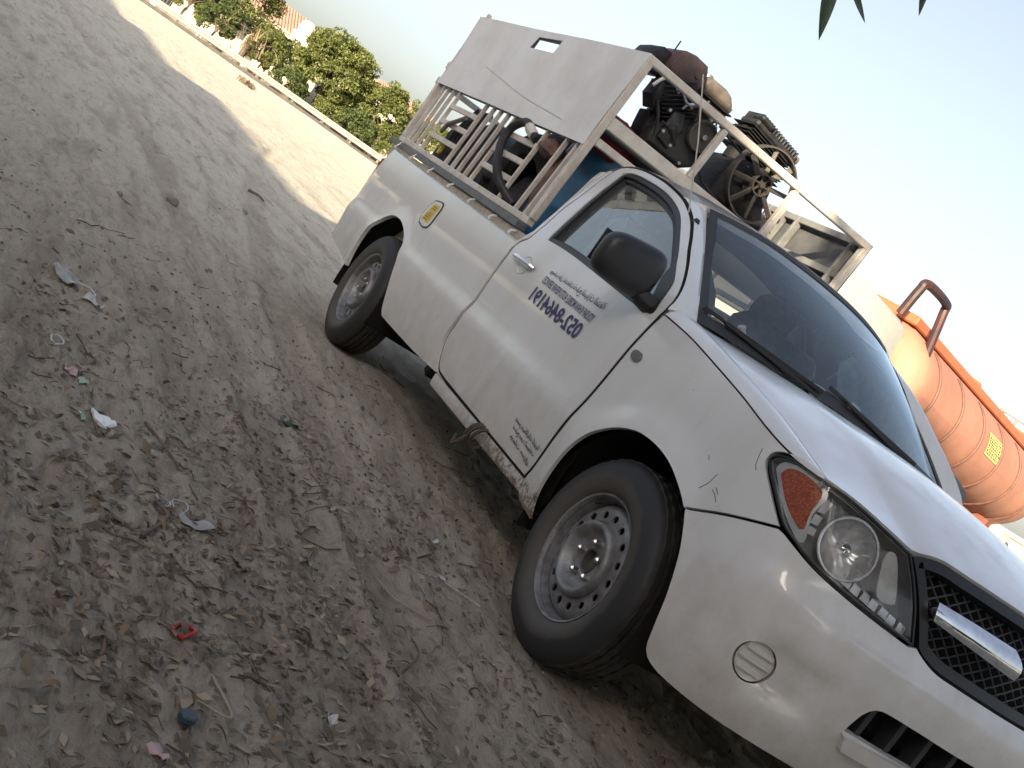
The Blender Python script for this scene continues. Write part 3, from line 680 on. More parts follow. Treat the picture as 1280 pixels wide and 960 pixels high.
for seg in ([(.90 + .178, .8065), (1.2, .813), (1.40, .810)],):
    cb = outline([(1.070, .789), (1.25, .782), (1.415, .776)], [(1.415, .776), (1.405, .812), (1.372, .843)], [(1.372, .843), (1.2, .840), (1.062, .834)], [(1.062, .834), (1.060, .812), (1.070, .789)], h=.012)
    def CBs(s, z):
        return on(S2, s, z, .012 + .014 * (1 - ((z - .810) / .034) ** 2))
    panel(CBs, cb, h=.011, lip=.045).build('chrome_bar', 'chrome', grille, angle=60)
    panel(CBs, np.stack([2 * SM - cb[:, 0], cb[:, 1]], 1), h=.011, lip=.045).build('chrome_bar', 'chrome', grille, angle=60)
# doors
dseam_rear = [(-1.56, .366), (-1.592, .378), (-1.63, .415), (-1.668, .487), (-1.655, .568), (-1.648, .645), (-1.652, .72), (-1.657, .82), (-1.660, .93), (-1.665, .965), (-1.645, 1.005), (-1.605, 1.035), (-1.594, 1.075), (-1.60, 1.12), (-1.637, 1.212), (-1.661, 1.31), (-1.701, 1.408), (-1.722, 1.470)]
dtop = [(-1.722, 1.470), (-1.712, 1.508), (-1.663, 1.528), (-1.562, 1.537), (-1.429, 1.531), (-1.292, 1.517), (-1.124, 1.488), (-1.008, 1.457), (-.882, 1.411), (-.773, 1.355), (-.679, 1.299), (-.59, 1.248), (-.511, 1.195), (-.463, 1.154), (-.432, 1.115), (-.420, 1.075)]
dfront = [(-.420, 1.075), (-.418, .97), (-.424, .89), (-.434, .773), (-.453, .648), (-.479, .527), (-.496, .405), (-.516, .354)]
dbot = [(-.516, .354), (-.967, .357), (-1.421, .361), (-1.56, .366)]
door_o = offset_poly(outline(dseam_rear, dtop, dfront, dbot, h=.018), .006)
win = outline([(-1.466, 1.068), (-1.484, 1.122), (-1.53, 1.227), (-1.578, 1.33), (-1.617, 1.422), (-1.643, 1.477)], [(-1.643, 1.477), (-1.62, 1.498), (-1.533, 1.504), (-1.372, 1.494), (-1.224, 1.477), (-1.091, 1.449), (-.983, 1.416), (-.892, 1.375), (-.777, 1.314), (-.698, 1.27), (-.640, 1.233), (-.549, 1.175), (-.502, 1.124), (-.470, 1.075), (-.456, 1.050), (-.469, 1.038), (-.539, 1.034)],
              [(-.539, 1.034), (-.642, 1.038), (-.862, 1.050), (-1.119, 1.064), (-1.293, 1.069), (-1.466, 1.068)], h=.018)
def text_mesh(body, width, font_scale=1.0, bold=0):
    c = bpy.data.curves.new('lettering', 'FONT'); c.body = body; c.offset = bold; c.resolution_u = 3
    o = bpy.data.objects.new('lettering', c); C.objects.link(o); dg = bpy.context.evaluated_depsgraph_get()
    me = bpy.data.meshes.new_from_object(o.evaluated_get(dg)); V = np.array([v.co[:2] for v in me.vertices]); F = [tuple(p.vertices) for p in me.polygons]
    bpy.data.objects.remove(o); bpy.data.meshes.remove(me); bpy.data.curves.remove(c)
    V -= V.min(0); return V, F, V.max(0)
ARF = {'ا': ('FE8D', 'FE8E', None, None), 'إ': ('FE87', 'FE88', None, None), 'ب': ('FE8F', 'FE90', 'FE91', 'FE92'), 'ت': ('FE95', 'FE96', 'FE97', 'FE98'), 'ح': ('FEA1', 'FEA2', 'FEA3', 'FEA4'), 'خ': ('FEA5', 'FEA6', 'FEA7', 'FEA8'), 'د': ('FEA9', 'FEAA', None, None), 'ر': ('FEAD', 'FEAE', None, None), 'س': ('FEB1', 'FEB2', 'FEB3', 'FEB4'), 'ص': ('FEB9', 'FEBA', 'FEBB', 'FEBC'), 'ف': ('FED1', 'FED2', 'FED3', 'FED4'), 'ق': ('FED5', 'FED6', 'FED7', 'FED8'), 'ك': ('FED9', 'FEDA', 'FEDB', 'FEDC'), 'ل': ('FEDD', 'FEDE', 'FEDF', 'FEE0'), 'م': ('FEE1', 'FEE2', 'FEE3', 'FEE4'), 'ن': ('FEE5', 'FEE6', 'FEE7', 'FEE8'), 'ه': ('FEE9', 'FEEA', 'FEEB', 'FEEC'), 'و': ('FEED', 'FEEE', None, None), 'ي': ('FEF1', 'FEF2', 'FEF3', 'FEF4'), 'ة': ('FE93', 'FE94', None, None)}
def shape_ar(s):
    out = ''; n = len(s)
    for i, ch in enumerate(s):
        if ch not in ARF: out += ch; continue
        prev = i > 0 and s[i - 1] in ARF and ARF[s[i - 1]][2]; nxt = i < n - 1 and s[i + 1] in ARF and ARF[ch][2]
        k = 3 if prev and nxt else 1 if prev else 2 if nxt else 0
        out += chr(int(ARF[ch][k], 16))
    return out[::-1]
def letter(body, name, mat, parent, s_r, s_l, z0r, z0l, z1r, z1l, bold=0, fun=None):
    """lettering laid on the door skin, running from s_r back to s_l (reversed, as the picture shows it)"""
    fun = fun or D; V, F, mxv = text_mesh(body, 1, bold=bold); P = []
    for x, y in V:
        a = x / mxv[0]; b_ = y / mxv[1]; s_ = s_r + (s_l - s_r) * a; z0 = z0r + (z0l - z0r) * a; z1 = z1r + (z1l - z1r) * a
        P.append(on(fun, s_, z0 + (z1 - z0) * b_, .0025))
    m_ = MB(); m_.add(P, F); return m_.build(name, mat, parent, smooth=False)
for sg in (1, -1):
    mk = (lambda q: q) if sg == 1 else (lambda q: q.mirror())
    hcx, hcz = -1.462, .932
    door = mk(panel(D, door_o, [win], h=.03, lip=.022)).build('door', 'paint', truck, angle=45)
    mk(panel(D, offset_poly(door_o, -.012), [offset_poly(door_o, .006)], h=.03, inset=.0028, lip=0)).build('door_seal', 'underbody', door)  # black strip across the door gap, standing in for the shade in it
    mk(panel(D, win, [offset_poly(win, .020)], h=.02, inset=.006, lip=.03)).build('window_seal', 'black_plastic', door, angle=30)
    mk(panel(D, offset_poly(win, .018), [offset_poly(win, .034)], h=.02, inset=.020, lip=.02)).build('window_channel', 'dark_trim', door, angle=30)
    mk(panel(D, offset_poly(win, .012), h=.05, inset=.030, lip=0)).build('door_window', 'window_glass', door)
    sail = outline([(-.645, 1.236), (-.549, 1.177), (-.502, 1.126), (-.470, 1.077), (-.456, 1.050), (-.469, 1.037), (-.515, 1.037)], [(-.515, 1.037), (-.545, 1.095), (-.619, 1.172), (-.645, 1.236)], h=.015)
    mk(panel(D, sail, h=.03, inset=-.004, lip=.03)).build('mirror_sail', 'black_plastic', door, angle=30)
    # mirror housing: a rounded shell, wider than tall, on a short arm
    n1, n2 = 26, 30; g = []; fx_, fy_ = (0, 0) if sg > 0 else (-.09, .075)        # the far mirror is folded in
    for i in range(n1):
        a = math.pi * i / (n1 - 1) - math.pi / 2
        row = []
        for j in range(n2):
            b_ = 2 * math.pi * j / n2; e1 = lambda t, p: math.copysign(abs(t) ** p, t)
            cy = e1(math.cos(b_), .52); cz = e1(math.sin(b_), .52); rad = e1(math.cos(a), .55)
            row.append((-.535 + fx_ + .058 * e1(math.sin(a), .8) - .05 * (cy * rad) * .35, -.978 + fy_ + (.130 if sg > 0 else .055) * cy * rad, 1.130 + .010 * cy * rad + (.088 + .010 * cy) * cz * rad))
        row.append(row[0]); g.append(row)
    mirr = mk(MB().grid(g)).build('door_mirror', 'black_plastic' if sg > 0 else 'interior_grey', door, angle=40)
    mk(MB().tube(cr([(-.505, -.80, 1.065), (-.515, -.85, 1.062), (-.53, -.90, 1.075)], 6), [.034, .034, .034, .034, .034, .034, .034, .033, .033, .032, .03, .03, .03], 12)).build('mirror_arm', 'black_plastic', mirr)
    mk(MB().box((-.592 + fx_, -.978 + fy_, 1.13), (.004, .22 if sg > 0 else .08, .12), bev=.0015)).build('mirror_glass', 'chrome', mirr)
    # handle in its cup
    P, Fm = frame_at(D, hcx, hcz, 0); cup = MB().lathe([(.001, -.012), (.035, -.010), (.052, -.001), (.058, .001)], (0, 0, 0), 'x', 28)
    V = np.concatenate(cup.v) * np.array([1, .85, .72]); cm = MB(); cm.add(V @ Fm.T + P + Fm[:, 0] * .0015, cup.f); mk(cm).build('handle_cup', 'paint', door, angle=60)
    hp = [P + Fm[:, 1] * t + Fm[:, 0] * (.012 + .016 * math.sin(math.pi * (t + .105) / .2) ** .5 if abs(t) < .094 else .004) + Fm[:, 2] * .008 for t in np.linspace(-.105, .095, 17)]
    mk(MB().tube(hp, [.009] + [.0115] * 15 + [.009], 8)).build('door_handle', 'chrome', door)
    inn = outline([(-1.62, 1.0), (-1.62, .42)], [(-1.62, .42), (-.52, .42)], [(-.52, .42), (-.46, 1.0)], [(-.46, 1.0), (-1.62, 1.0)], h=.06)
    mk(panel(D, inn, h=.12, inset=.055, lip=0)).build('door_trim', 'interior_grey', door)
    if sg == 1:
        letter('052-8464191', 'phone_lettering', 'decal_blue', door, -.752, -1.245, .818, .831, .884, .894, bold=.030)
        letter('YOUSAF KHAN MOBILE AUTO REPAIR SERVICES', 'sign_lettering', 'decal_blue', door, -.732, -1.237, .899, .916, .931, .947, bold=.012)
        letter(shape_ar('يوسف خان لخدمات تصليح السيارات المتنقلة'), 'arabic_lettering', 'decal_blue', door, -.722, -1.233, .945, .955, .990, .985, bold=.012)
        for k, tx_ in enumerate(('بنشر ميكانيك كهرباء', 'تصليح جميع السيارات', 'خدمات  طريق')):
            tx_ = tx_.replace('ش', 'س').replace('ج', 'ح').replace('ع', 'ه').replace('ط', 'ص').replace('ء', '')
            letter(shape_ar(tx_), 'small_lettering', 'decal_black', door, -.522 - .004 * k, -.762 + .012 * k, .447 - .030 * k, .463 - .030 * k, .472 - .030 * k, .488 - .030 * k, bold=.014)
# side repeater on the fender
rp = outline([(-.372, .891), (-.345, .884), (-.322, .890), (-.318, .903), (-.326, .914), (-.350, .919), (-.374, .913), (-.379, .902), (-.372, .891)], h=.006)
for q in both(panel(lambda a, b: on(S, a, b, .006 * (1 - ((a + .348) / .05) ** 2)), rp, h=.01, inset=-.004, lip=.012), 'side_repeater', 'interior_grey', fenders[0]): q['label'] = 'small grey side repeater lamp'
# cab shell: sliver behind the doors, sills, pillars, roof, rear wall
cab = MB()
sl = outline([(-1.70, .97), (-1.70, .50)], [(-1.70, .50), (-1.69, .44), (-1.65, .37), (-1.58, .335), (-1.48, .33)], [(-1.48, .33), (-1.48, .50)], [(-1.48, .50), (-1.60, .60), (-1.60, .97)], [(-1.60, .97), (-1.70, .97)], h=.02)
panel(S, sl, h=.03, inset=.016, lip=.02, mb=cab)
sill = []
for x in np.linspace(-1.60, -.40, 40):
    a = on(S, x, .350, -.004); row = [a + np.array([0, .02, .0]), a]
    for dy, dz in ((.0, -.012), (.001, -.030), (.006, -.046), (.030, -.058), (.09, -.062), (.14, -.05)): row.append(np.array([x, a[1] + dy, .350 + dz + .006 * (x + .4)]))
    sill.append(row)
cab.grid(sill)
bp_door = [(-1.665, .965), (-1.645, 1.005), (-1.605, 1.035), (-1.594, 1.075), (-1.60, 1.12), (-1.637, 1.212), (-1.661, 1.31), (-1.701, 1.408), (-1.722, 1.47)]
bp_rear = [(-1.69, .965), (-1.668, 1.0), (-1.635, 1.035), (-1.627, 1.075), (-1.638, 1.12), (-1.668, 1.212), (-1.70, 1.30), (-1.742, 1.40), (-1.762, 1.466)]
a1, b1 = cr(bp_door, 6), cr(bp_rear, 6)
cab.grid([[on(D, p[0] - .004, p[1], -.02), on(D, p[0] - .004, p[1], 0), on(D, .5 * (p[0] + q[0]), .5 * (p[1] + q[1]), .003), on(D, q[0], q[1], -.002), on(D, q[0] + .004, q[1], -.035)] for p, q in zip(a1, b1)])
# A pillar
Wt, Wb = np.array([-1.041, -.553, 1.495]), np.array([-.413, -.712, 1.103])
def wedge(t): return Wb + (Wt - Wb) * t + np.array([.012, -.010, .014]) * math.sin(math.pi * t)
oc = cr([(-.414, 1.082), (-.426, 1.118), (-.457, 1.158), (-.505, 1.199), (-.584, 1.252), (-.673, 1.304), (-.767, 1.360), (-.876, 1.416), (-1.003, 1.463), (-1.10, 1.489)], 5)
od = np.linspace(0, 1, len(oc)); pil = []
for k, p in enumerate(oc):
    A = on(D, p[0], p[1], 0); B = wedge(od[k]); mid = .5 * (A + B) + np.array([.010, -.012, .008]) * (1 - .3 * od[k])
    row = [on(D, p[0], p[1], -.025)] + [(1 - t) ** 2 * A + 2 * t * (1 - t) * mid + t * t * B for t in np.linspace(0, 1, 7)] + [B + np.array([-.03, .02, -.02])]; pil.append(row)
cab.grid(pil)
# roof
rc = cr([(-1.10, 1.489), (-1.2, 1.508), (-1.292, 1.522), (-1.429, 1.536), (-1.562, 1.542), (-1.663, 1.534), (-1.718, 1.512), (-1.755, 1.470)], 6)
NV = 41; roof = []
def roofrow(p, t):
    O = on(D, p[0], p[1], 0); yo = -O[1]; zc = np.interp(p[0], [-1.755, -1.70, -1.6, -1.4, -1.2, -1.04], [1.535, 1.585, 1.606, 1.598, 1.572, 1.548]); bow = np.interp(p[0], [-1.755, -1.1], [-.03, .075]); row = []
    for v in np.linspace(-1, 1, NV):
        row.append(np.array([O[0] + (1 - v * v) * bow + (.055 * ss(0, .12, 1 - abs(v)) if t == 0 else .055 * (1 - t) * ss(0, .12, 1 - abs(v))), v * yo, O[2] + (zc - O[2]) * (1 - abs(v) ** 2.6)]))
    return row
tt = np.linspace(0, 1, len(rc))
roof = [roofrow(p, t) for p, t in zip(rc, tt)]
roof0 = np.array(roof[0])
cab.grid(roof); cab.grid([roof0, roof0 + np.array([.004, 0, -.022])])
# rear wall with its window
def RW(y, z):
    xz = np.interp(z, [.6, .965, 1.035, 1.075, 1.12, 1.212, 1.30, 1.40, 1.466, 1.54], [-1.69, -1.69, -1.635, -1.627, -1.638, -1.668, -1.70, -1.742, -1.755, -1.765]); return np.array([xz - .03 * (1 - (y / .85) ** 2), y, z])
rwo = outline([(-.84, .62), (.84, .62)], [(.84, .62), (.845, .95), (.80, 1.12), (.70, 1.36), (.66, 1.45)], [(.66, 1.45), (.5, 1.51), (0, 1.545), (-.5, 1.51), (-.66, 1.45)], [(-.66, 1.45), (-.70, 1.36), (-.80, 1.12), (-.845, .95), (-.84, .62)], h=.05)
rwh = outline([(-.56, 1.13), (.56, 1.13)], [(.56, 1.13), (.52, 1.41)], [(.52, 1.41), (-.52, 1.41)], [(-.52, 1.41), (-.56, 1.13)], h=.05)
panel(RW, rwo, [rwh], h=.08, lip=.02, mb=cab)
both_cab = MB(); Vc = np.concatenate(cab.v); both_cab.add(Vc, cab.f); mm = cab.mirror(); both_cab.add(np.concatenate(mm.v), mm.f)
cabo = both_cab.build('cab_shell', 'paint', truck, angle=45)
rwg = panel(RW, rwh, h=.12, inset=-.006, lip=0).build('rear_window', 'lens_glass', truck)
# windshield
def WS(v, t):
    y = v * (.712 + (.553 - .712) * t); fx = 1 - v * v
    bx = -.413 + fx * .085; tx_ = np.interp(y, roof0[:, 1], roof0[:, 0]) + .004; tz = np.interp(y, roof0[:, 1], roof0[:, 2]) - .006
    bz = 1.103 + fx * .030; k = math.sin(math.pi * t)
    return np.array([bx + (tx_ - bx) * t + .016 * k, y * (1 + .012 * k), bz + (tz - bz) * t + .018 * k])
nv, nt_ = 41, 21
MB().grid([[WS(v, t) for v in np.linspace(-1, 1, nv)] for t in np.linspace(0, 1, nt_)]).build('windshield', 'windshield_glass', truck, recalc=False)
def band(f1, f2, n):
    return [[on(lambda a, b: WS(a, b), *f1(k), .003), on(lambda a, b: WS(a, b), *f2(k), .003)] for k in np.linspace(0, 1, n)]
tr = MB(); tr.grid(band(lambda k: (-1, k), lambda k: (-.945, .05 + .91 * k), 24)); tr.grid(band(lambda k: (1, k), lambda k: (.945, .05 + .91 * k), 24))
tr.grid(band(lambda k: (-1 + 2 * k, 0), lambda k: (-.945 + 1.89 * k, .075), 40)); tr.grid(band(lambda k: (-1 + 2 * k, 1), lambda k: (-.945 + 1.89 * k, .945), 40))
tr.build('windshield_surround', 'dark_trim', truck, recalc=False)
# cowl under the glass and wipers
cw = [[np.array([-.300 + (1 - v * v) * .065, v * .735, 1.082 + (1 - v * v) * .028]), np.array([-.345 + (1 - v * v) * .072, v * .728, 1.088 + (1 - v * v) * .026]), WS(v, .0) + np.array([0, 0, -.004])] for v in np.linspace(-1, 1, 41)]
cowl = MB().grid(cw).build('cowl', 'black_plastic', truck)
for v0, v1 in ((-.30, -.86), (.55, -.06)):
    P0 = WS(v0, 0) + np.array([.03, 0, .004]); P1 = on(WS, v1, .075, .016); P2 = on(WS, v1 - .12, .10, .014); P3 = on(WS, v1 + .62, .035, .014)
    wp = MB().bar(P0, P1, .016, .010).build('wiper', 'black_plastic', truck, smooth=False)
    MB().bar(P2, P3, .010, .014).build('wiper_blade', 'black_plastic', wp, smooth=False)
# interior
dash = [[np.array([WS(v, 0)[0] - d_, WS(v, 0)[1] * (1 - .02 * k), z_]) for v in np.linspace(-.97, .97, 25)] for k, (d_, z_) in enumerate(((.02, 1.098), (.12, 1.112), (.25, 1.112), (.34, 1.08), (.36, .95), (.34, .80)))]
MB().grid(dash).build('dashboard', 'dash_grey', truck, angle=60)
MB().box((-1.0, 0, .50), (1.15, 1.50, .06)).build('cab_floor', 'interior_dark', truck, smooth=False)
for y in (-.40, .36):
    st = MB().box((-1.22, y, .72), (.50, .56, .20), bev=.05).build('seat', 'seat_cloth', truck)
    bk = np.array([[math.cos(.22), 0, -math.sin(.22)], [0, 1, 0], [math.sin(.22), 0, math.cos(.22)]]).T
    MB().box((-1.47, y, 1.03), (.14, .54, .60), bk, .05).build('seat_back', 'seat_cloth', st); MB().box((-1.545, y, 1.385), (.09, .26, .14), bk, .035).build('headrest', 'seat_cloth', st)
sw = MB(); a_ = np.linspace(0, 2 * np.pi, 30, endpoint=False); rt = .185; sw.tube([(-.86 + .09 * np.sin(q), -.40 + rt * np.cos(q), 1.0 + .16 * np.sin(q)) for q in a_], .014, 8, closed=True); sw.bar((-.86, -.57, 1.0), (-.86, -.23, 1.0), .03, .02); sw.bar((-.86, -.4, 1.0), (-.60, -.4, .92), .05)
sw.build('steering_wheel', 'dash_grey', truck)
MB().grid([[np.array([x, y, np.interp(x, [-1.7, -1.5, -1.05], [1.50, 1.55, 1.52]) - .10 * abs(y / .6) ** 2.6]) for y in np.linspace(-.58, .58, 21)] for x in np.linspace(-1.68, -1.06, 8)]).build('headliner', 'interior_grey', truck)
im = MB().box((-1.03, .03, 1.435), (.04, .22, .075), bev=.015).build('inner_mirror', 'black_plastic', truck)
# load bed
tilt = lambda x: .0148 * max(0, -x - 1.85)
arch_r = [(-3.425, .355), (-3.43, .40), (-3.435, .458), (-3.41, .57), (-3.34, .67), (-3.215, .735), (-3.066, .752), (-2.93, .73), (-2.80, .675), (-2.72, .60), (-2.665, .51), (-2.62, .43), (-2.575, .355), (-2.535, .327)]
btopl = [(-1.678, .990), (-2.08, 1.0), (-2.606, 1.012), (-3.234, 1.026), (-3.82, 1.042), (-4.19, 1.055)]
SR = float(PS.min())
bedo = outline([(-1.612, .352), (-1.652, .385), (-1.687, .44), (-1.700, .51), (-1.676, .593), (-1.672, .70), (-1.674, .82), (-1.678, .990)], btopl, [(-4.19, 1.055), (-4.25, 1.03), (-4.27, .95), (-4.27, .70), (-4.26, .50), (-4.22, .43)], [(-4.22, .43), (-4.0, .40), (-3.6, .37), (-3.425, .355)], arch_r, [(-2.535, .327), (-2.472, .325), (-1.968, .335), (-1.612, .352)], h=.018)
bs = panel(S, bedo, h=.03, lip=.02)
tp = cr(btopl, 10); bs.grid([[S(p[0], p[1]) + np.array([0, 0, 0]), S(p[0], p[1]) + np.array([0, .012, .008]), S(p[0], p[1]) + np.array([0, .030, .010]), S(p[0], p[1]) + np.array([0, .044, .004]), S(p[0], p[1]) + np.array([0, .048, -.03])] for p in tp])
bsides = both(bs, 'bed_side', 'paint', angle=45)
br = MB()
for x0, x1 in ((-1.70, -4.18),):
    n = 30; xs = np.linspace(x0, x1, n); g = []
    for x in xs:
        zt = np.interp(-x, [1.678, 4.19], [.990, 1.055]); zz = 1.040 + tilt(x); g.append([(x, -.800, zt - .05), (x, -.802, zt), (x, -.800, zz), (x, -.74, zz), (x, -.735, .62)])
    br.grid(g)
rails = both(br, 'bed_rail', 'bed_rail', angle=30)
for x in (-4.0, -3.62, -3.22, -2.82, -2.46, -2.12, -1.84):
    z0 = np.interp(-x, [1.678, 4.19], [.990, 1.055]); hk = cr([(x, -.806, z0 + .035 + tilt(x)), (x + .004, -.826, z0 + .030), (x + .008, -.838, z0 + .014), (x + .03, -.842, z0 + .012)], 4)
    for m_ in (MB().tube(hk, .0055, 6),): m_.build('rope_hook', 'panel_paint', rails[0]); m_.mirror().build('rope_hook', 'panel_paint', rails[1])
MB().box((-2.93, 0, .60), (2.5, 1.5, .04)).build('bed_floor', 'underbody', truck, smooth=False)
MB().box((-1.715, 0, .80), (.03, 1.58, .36)).build('bed_front_wall', 'paint', truck, smooth=False)
tg = MB().box((-4.235, 0, .82), (.05, 1.36, .42), bev=.015).build('tailgate', 'paint', truck); MB().box((-4.262, 0, .90), (.02, .22, .06), bev=.008).build('tailgate_handle', 'black_plastic', tg)
rb = MB().box((-4.27, 0, .50), (.13, 1.52, .13), bev=.04).build('rear_bumper', 'black_plastic', truck)
# lamps at the tail
both(MB().box((-4.235, -.735, .80), (.06, .11, .36), bev=.02), 'tail_lamp', 'red_cloth')
# sticker on the bed side
stk = outline([(-2.800, .800), (-2.83, .835), (-2.800, .925), (-2.77, .945)], [(-2.77, .945), (-2.68, .952), (-2.645, .94), (-2.632, .915)], [(-2.632, .915), (-2.635, .83), (-2.655, .800)], [(-2.655, .800), (-2.72, .790), (-2.800, .800)], h=.012)
sp = panel(S, stk, h=.03, inset=-.003, lip=.003).build('sticker_border', 'decal_black', bsides[0], smooth=False)
st2 = panel(S, offset_poly(stk, .008), h=.03, inset=-.0045, lip=0).build('sticker_field', 'paper', bsides[0], smooth=False)
panel(S, outline([(-2.79, .825), (-2.68, .822)], [(-2.68, .822), (-2.66, .925)], [(-2.66, .925), (-2.75, .925)], [(-2.75, .925), (-2.79, .825)], h=.02), h=.03, inset=-.006, lip=0).build('sticker_plate', 'yellow_plate', bsides[0], smooth=False)
pr = MB()
for k in range(7):
    z = .832 + k * .0125; s0 = -2.772 + .0045 * k
    if k in (0, 1, 2, 3, 5, 6):
        for q in ([0, .07] if k not in (3,) else [.02, .055],):
            pr.add([on(S, s0 + q[0], z, .0078), on(S, s0 + q[1], z, .0078), on(S, s0 + q[1] + .003, z + .006, .0078), on(S, s0 + q[0] + .003, z + .006, .0078)], [(0, 1, 2, 3)])
pr.build('sticker_print', 'plate_print', bsides[0], smooth=False)
# underbody: frame rails, axles, springs, wheel housings, flap
for y in (-.42, .42):
    MB().bar((-4.1, y, .50), (.55, y, .46), .07, .12).build('frame_rail', 'underbody', truck, smooth=False)
    ls = MB(); sp_ = cr([(-2.42, y * 1.32, .44), (-2.75, y * 1.32, .36), (-3.085, y * 1.32, .335), (-3.45, y * 1.32, .37), (-3.75, y * 1.32, .46)], 8)
    for k in range(4): ls.grid([[p + np.array([0, -.03, -.011 * k]), p + np.array([0, .03, -.011 * k])] for p in sp_[k * 3:len(sp_) - k * 3]])
    ls.build('leaf_spring', 'rim_dark', truck)
MB().tube([(-3.085, -.66, .33), (-3.085, .66, .33)], .045, 12).lathe([(.001, -.14), (.10, -.11), (.13, 0), (.10, .11), (.001, .14)], (-3.085, 0, .33), 'y', 20).build('rear_axle', 'underbody', truck)
MB().tube([(0, -.66, .30), (0, .66, .30)], .035, 10).box((0, 0, .38), (.5, .7, .18)).build('front_suspension', 'underbody', truck, smooth=False)
MB().tube(cr([(-.5, .2, .34), (-1.6, .25, .32), (-2.2, .3, .36)], 8), .035, 10).box((-1.5, .25, .31), (.6, .2, .14), bev=.04).build('exhaust', 'rim_dark', truck)
MB().box((-1.55, -.50, .41), (.55, .32, .22), bev=.05).build('fuel_tank', 'underbody', truck)
MB().box((-2.02, -.60, .335), (.06, .20, .16), np.array([[.94, 0, .34], [0, 1, 0], [-.34, 0, .94]]), .01).build('mud_flap', 'rubber', truck)
brk = MB().bar((-2.30, -.58, .47), (-2.24, -.58, .30), .05, .02); brk.tube(cr([(-2.30, -.60, .36), (-2.36, -.62, .31), (-2.28, -.62, .28), (-2.20, -.6, .31)], 6), .009, 6); brk.build('spring_shackle', 'rim_dark', truck)
for wx, ar in ((0, .415), (-3.085, .43)):
    g = []
    for a in np.linspace(R(-14), R(194), 30):
        g.append([(wx + ar * math.cos(a) * .98, y, .33 + ar * math.sin(a)) for y in (-.845, -.70, -.45)] + [(wx, -.45, .33)])
    both(MB().grid(g), 'wheel_housing', 'underbody')
# engine bay filler so the gaps stay dark
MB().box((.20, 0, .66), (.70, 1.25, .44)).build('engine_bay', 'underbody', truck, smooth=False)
# antenna on the near pillar
an = MB().box((-.905, -.662, 1.392), (.105, .024, .026), np.array([[.85, 0, -.52], [0, 1, 0], [.52, 0, .85]]), .006).build('antenna_base', 'black_plastic', truck)
MB().tube([(-.945, -.658, 1.42), (-1.25, -.640, 1.71), (-1.56, -.632, 1.99)], .0032, 6).build('antenna_rod', 'galvanized', an)
# rope tied round the sill
for k, x in enumerate((-.93, -.965, -.99)):
    lp = [(x + .02 * math.sin(q * 1.0), -.838 + .034 * math.cos(q) - .008, .318 + .044 * math.sin(q)) for q in np.linspace(0, 2 * np.pi, 20, endpoint=False)]
    MB().tube(lp, .0075, 6, closed=True).build('rope_loop', 'rope', cabo)
MB().tube(cr([(-.985, -.87, .30), (-1.0, -.89, .25), (-1.03, -.885, .235), (-1.05, -.88, .27)], 6), .007, 6).build('rope_end', 'rope', cabo)
